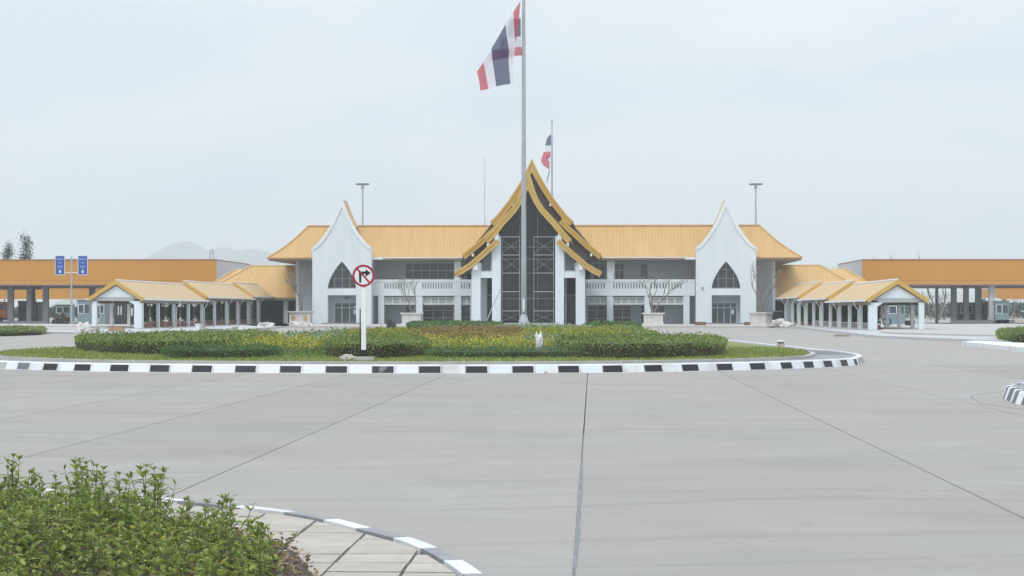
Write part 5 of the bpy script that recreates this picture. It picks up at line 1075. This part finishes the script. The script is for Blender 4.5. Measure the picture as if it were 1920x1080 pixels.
# blue lane signs
Y = 219.; x = XU(134, Y); r = root('lane_sign_pole', (x, Y, .4), 'grey pole carrying two blue hanging lane signs', 'sign pole')
slab('sign_traffic_island', [(60, 612), (250, 611), (240, 607.5), (100, 607.5)], .25, 'edge')
MB().tube([(x, Y, .2), (x, Y, ZV(481, 134, Y))], [.13, .08], 10).build('pole', 'steel', r); MB().tube([(x, Y, .2), (x, Y, .36)], [.3, .3], 10).build('base_plate', 'steel', r)
for v in (486, 511): z = ZV(v, 134, Y); MB().tube([(XU(112, Y), Y, z), (XU(158, Y), Y, z)], .04 if v > 500 else .05, 6).build('cross_arm', 'trim' if v > 500 else 'steel', r)
for uc in (112.5, 155.3):
    u0, u1 = uc - 8.2, uc + 8.2; yy = Y - .1; a, c = XU(u0, yy), XU(u1, yy); z0_, z1_ = ZV(514.8, uc, yy), ZV(480, uc, yy); so = MB().box(a, c, yy - .03, yy + .03, z0_, z1_).build('sign_panel', 'blue', r)
    MB().box(a - .05, c + .05, yy - .034, yy + .02, z0_ - .05, z0_ - .001).box(a - .05, a - .001, yy - .034, yy + .02, z0_, z1_).box(c + .001, c + .05, yy - .034, yy + .02, z0_, z1_).build('sign_border', 'signpale', so)
    cx = (a + c) / 2; W_ = c - a; H_ = z1_ - z0_; m = MB(); yf = yy - .031
    # first row: script letters drawn as loops and stems; second row shorter; third row small
    for row, (zc3, hh, wd, n) in enumerate(((.83, .06, .78, 6), (.635, .06, .34, 3), (.45, .03, .62, 7), (.395, .025, .5, 6))):
        for k in range(n):
            xx = cx - W_ * wd / 2 + W_ * wd * (k + .5) / n; cw = W_ * wd / n * .72; zz = z0_ + H_ * zc3; h2 = H_ * hh / 2
            m.box(xx - cw / 2, xx - cw / 2 + .018, yf - .004, yf, zz - h2, zz + h2).box(xx + cw / 2 - .018, xx + cw / 2, yf - .004, yf, zz - h2, zz + h2)
            if k % 2: m.box(xx - cw / 2 + .018, xx + cw / 2 - .018, yf - .004, yf, zz + h2 - .02, zz + h2)
            else: m.box(xx - cw / 2 + .018, xx + cw / 2 - .018, yf - .004, yf, zz - h2, zz - h2 + .02)
            if row == 0 and k in (0, 3): m.box(xx - .02, xx + .03, yf - .004, yf, zz + h2 + .03, zz + h2 + .07)
    m.build('lettering', 'signpale', so)
    zc3 = z0_ + H_ * .16; MB().prism_y([(cx - .05, zc3 + .22), (cx + .05, zc3 + .22), (cx + .05, zc3 + .02), (cx + .17, zc3 + .02), (cx, zc3 - .19), (cx - .17, zc3 + .02), (cx - .05, zc3 + .02)], yf - .005, yf - .001).build('down_arrow', 'signw', so)
# orange truck at the left edge of the frame, under the canopy
Y = 268.; x1 = XU(11, Y); r = root('orange_truck', (x1 - 2, Y, .0), 'orange truck under the left canopy at the photo edge', 'truck')
MB().prism_y([(x1 - .1, .7), (x1, .75), (x1, 1.9), (x1 - .35, 2.75), (x1 - 2.1, 2.85), (x1 - 2.1, .7)], Y, Y + 2.2).build('cab', 'orange', r); MB().prism_y([(x1 - .12, 1.75), (x1 - .4, 2.5), (x1 - 1.2, 2.55), (x1 - 1.2, 1.75)], Y - .03, Y - .002).build('side_window', 'glass', r)
MB().box(x1 - 7, x1 - 2.2, Y, Y + 2.2, .95, 3.1).build('load_box', 'orange', r); MB().box(x1 - 7, x1, Y + .2, Y + 2, .45, .69).build('chassis', 'black', r)
for dx in (.9, 5.2, 6.2): MB().tube([(x1 - dx, Y - .02, .48), (x1 - dx, Y + .35, .48)], .46, 16).build('wheel', 'rubber', r)
MB().tube([(x1 - .3, Y + .5, 2.83), (x1 - .3, Y + .5, 3.05)], .12, 8).build('beacon', 'red', r)
# scaffolding at the portico glass
for k, (ua, ub, lb) in enumerate(((941.5, 974, 'pale tube scaffold left of the tall flagpole'), (1001, 1038, 'pale tube scaffold right of the tall flagpole'))):
    Y = Yc + .12; r = root('scaffold', (XU((ua + ub) / 2, Y), Y, .35), lb, 'scaffold', 'tube scaffolds at the glass front'); m = MB(); rr = .026; rows = [444, 478, 512, 547, 583, 606]
    P3 = lambda u, v, y=Y: (XU(u, y), y, ZV(v, u, y))
    for u in (ua, ub): MB().tube([P3(u, 444), P3(u, 606)], rr, 5).build('upright', 'steel', r)
    for v in rows[:-1]: MB().tube([P3(ua, v), P3(ub, v)], rr * 1.1, 5).build('ledger', 'frame', r)
    for i in (0, 1, 4): MB().tube([P3(ua, rows[i] + 5), P3(ub, rows[i + 1] - 4)], rr * .6, 4).tube([P3(ub, rows[i] + 5), P3(ua, rows[i + 1] - 4)], rr * .6, 4).build('brace', 'steel', r)
P3 = lambda u, v, y: (XU(u, y), y, ZV(v, u, y))
MB().tube([P3(922, 578, YF - .6), P3(940, 540, YF - .2)], .05, 5).tube([P3(912, 605, YF - 1.2), P3(922, 578, YF - .6)], .05, 5).build('leaning_pole', 'steel', label='grey pole leaning on the left portico column', category='pole')
# ------------------------------------------------------------------ far things: trees, water tower, hills
def leafy_tree(u, vb, vt, Y, wpx, label, seed, m='far', dens=2600, name='feathery_tree'):
    random.seed(seed); x = XU(u, Y); zt = ZV(vt, u, Y); W_ = wpx * Y / FPX; r = root(name, (x, Y, 0), label, 'tree'); mb = MB(); mb.tube([(x, Y, 0), (x + .2, Y, zt * .5), (x, Y, zt * .95)], [W_ * .04, W_ * .03, W_ * .01], 6)
    C = []
    for k in range(9):
        a = random.uniform(0, 6.28); z = zt * random.uniform(.55, .97); rr = W_ * .5 * (1.1 - (z / zt) * .7); q = Vector((x + math.cos(a) * rr * .7, Y + math.sin(a) * rr, z)); mb.tube([(x, Y, z * .9), q], [W_ * .015, .02], 4)
        S = rng.normal(size=(dens // 9, 3)) * np.array([W_ * .15, W_ * .15, zt * .05]); C.append(S + np.array(tuple(q)))
    mb.build('trunk', 'barkdark', r); V, F = leaves(np.vstack(C), W_ * .10, .1, .5); leafobj('crown', m, V, F, r)
leafy_tree(15, 0, 460, 330., 26, 'shorter feathery tree behind the left canopy', 1); leafy_tree(49, 0, 449, 330., 30, 'taller feathery tree behind the left canopy', 2)
for k, (u, vt, h_, lb) in enumerate(((1560, 492, 0, 'bare twiggy tree top behind the end of the right canopy'), (1655, 474, 0, 'bare twiggy tree top above the right canopy'), (1760, 473, 0, 'bare twiggy tree top above the middle of the right canopy'), (1770, 545, 0, 'bare tree seen under the right canopy'), (1727, 540, 0, 'bare tree seen between walkway and canopy columns'), (1745, 545, 0, 'slender bare tree behind the right canopy'), (1710, 560, 0, 'low bare tree behind the right booth'), (1900, 560, 0, 'low bare tree at the far right behind the canopy'))):
    Y = 350. + 9 * k; zt = ZV(vt, u, Y); bare_tree((XU(u, Y), Y, 0), zt * .92, lb, 40 + k, 2, .5, 2 if k > 2 else 0, 'bare_tree', 'bark', grp='bare trees behind the right canopy')
# far belt of scrub, both sides
for nm, u0, u1, vt, lb in (('far_scrub', -300, 400, 574, 'hazy scrub far behind the left canopy'), ('far_scrub', 1560, 2500, 566, 'hazy scrub far behind the right canopy')):
    Y = 520.; n = 9000; U = rng.uniform(u0, u1, n); X = np.array([XU(u, Y) for u in U]); hm = np.array([max(1.2, (HOR - vt) * Y / FPX * (1 + .7 * mnoise.noise(Vector((u * .03, 0, 2))) + .5 * mnoise.noise(Vector((u * .11, 0, 5))))) + 1.2 for u in U])
    C = np.stack([X, Y + rng.uniform(-8, 8, n), hm * rng.uniform(0, 1, n) ** .7], 1); V, F = leaves(C, .9, .1, .7); leafobj(nm, 'far', V, F, kind='stuff', label=lb)
# small round water tank on legs
Y = 420.; x = XU(396.5, Y); r = root('water_tower', (x, Y, 0), 'tiny pale water tank on a frame above the left canopy', 'water tower'); zt = ZV(466, 396, Y)
MB().tube([(x, Y, zt - 1.1), (x, Y, zt - .2), (x, Y, zt)], [.42, .42, .1], 12).build('tank', 'lightcol', r)
for dx, dy in ((-.4, -.4), (.4, -.4), (.4, .4), (-.4, .4)): MB().tube([(x + dx, Y + dy, 0), (x + dx * .8, Y + dy * .8, zt - 1.1)], .06, 4).build('leg', 'steel', r)
# hills: a real ridge with depth, far away
def hills(name, Y, prof, dp, m):
    us = np.linspace(prof[0][0], prof[-1][0], 90); vs = []; rows = 9; n = len(us)
    for r in range(rows):
        t = r / (rows - 1)
        for u in us:
            v = np.interp(u, [p[0] for p in prof], [p[1] for p in prof]); h = max(0, ZV(v, u, Y)) ; yy = Y + (t - .5) * 2 * dp; sh = max(0, 1 - abs(t - .5) * 2) ** .8
            vs.append((XU(u, Y), yy, h * sh * (1 + .05 * mnoise.noise(Vector((u * .03, t * 4, 0)))) - 1))
    fs = [(r * n + i, r * n + i + 1, (r + 1) * n + i + 1, (r + 1) * n + i) for r in range(rows - 1) for i in range(n - 1)]
    MB().add(vs, fs).build(name, m, smooth=True, kind='structure')
hills('hills', 5600., [(200, 583), (240, 520), (275, 487), (290, 473), (305, 465), (320, 458), (335, 454), (352, 452.5), (368, 455), (380, 462), (395, 469), (412, 466), (430, 465), (445, 467), (460, 464), (480, 468), (505, 472), (520, 480), (560, 500), (640, 530), (760, 560), (900, 583)], 900, 'hill')
hills('hills', 6200., [(1100, 583), (1400, 540), (1500, 528), (1600, 536), (1700, 552), (1780, 545), (1900, 560), (2100, 548), (2400, 583)], 900, 'hill')
# haze: one closed box of thin even air round everything
hz = MB().box(-6600, 6600, -70, 8300, -2.2, 330).build('haze', 'black', kind='stuff', label='thin pale haze over the whole place'); hm = bpy.data.materials.new('haze_air'); hm.use_nodes = True; hn = hm.node_tree; hn.nodes.clear()
ho = hn.nodes.new('ShaderNodeOutputMaterial'); hv = hn.nodes.new('ShaderNodeVolumePrincipled'); hv.inputs['Density'].default_value = .00033; hv.inputs['Color'].default_value = (.93, .96, 1, 1); hv.inputs['Anisotropy'].default_value = .3
hn.links.new(hv.outputs[0], ho.inputs['Volume']); hz.data.materials.clear(); hz.data.materials.append(hm)
for o in bpy.data.objects:
    if '_o' in o: del o['_o']
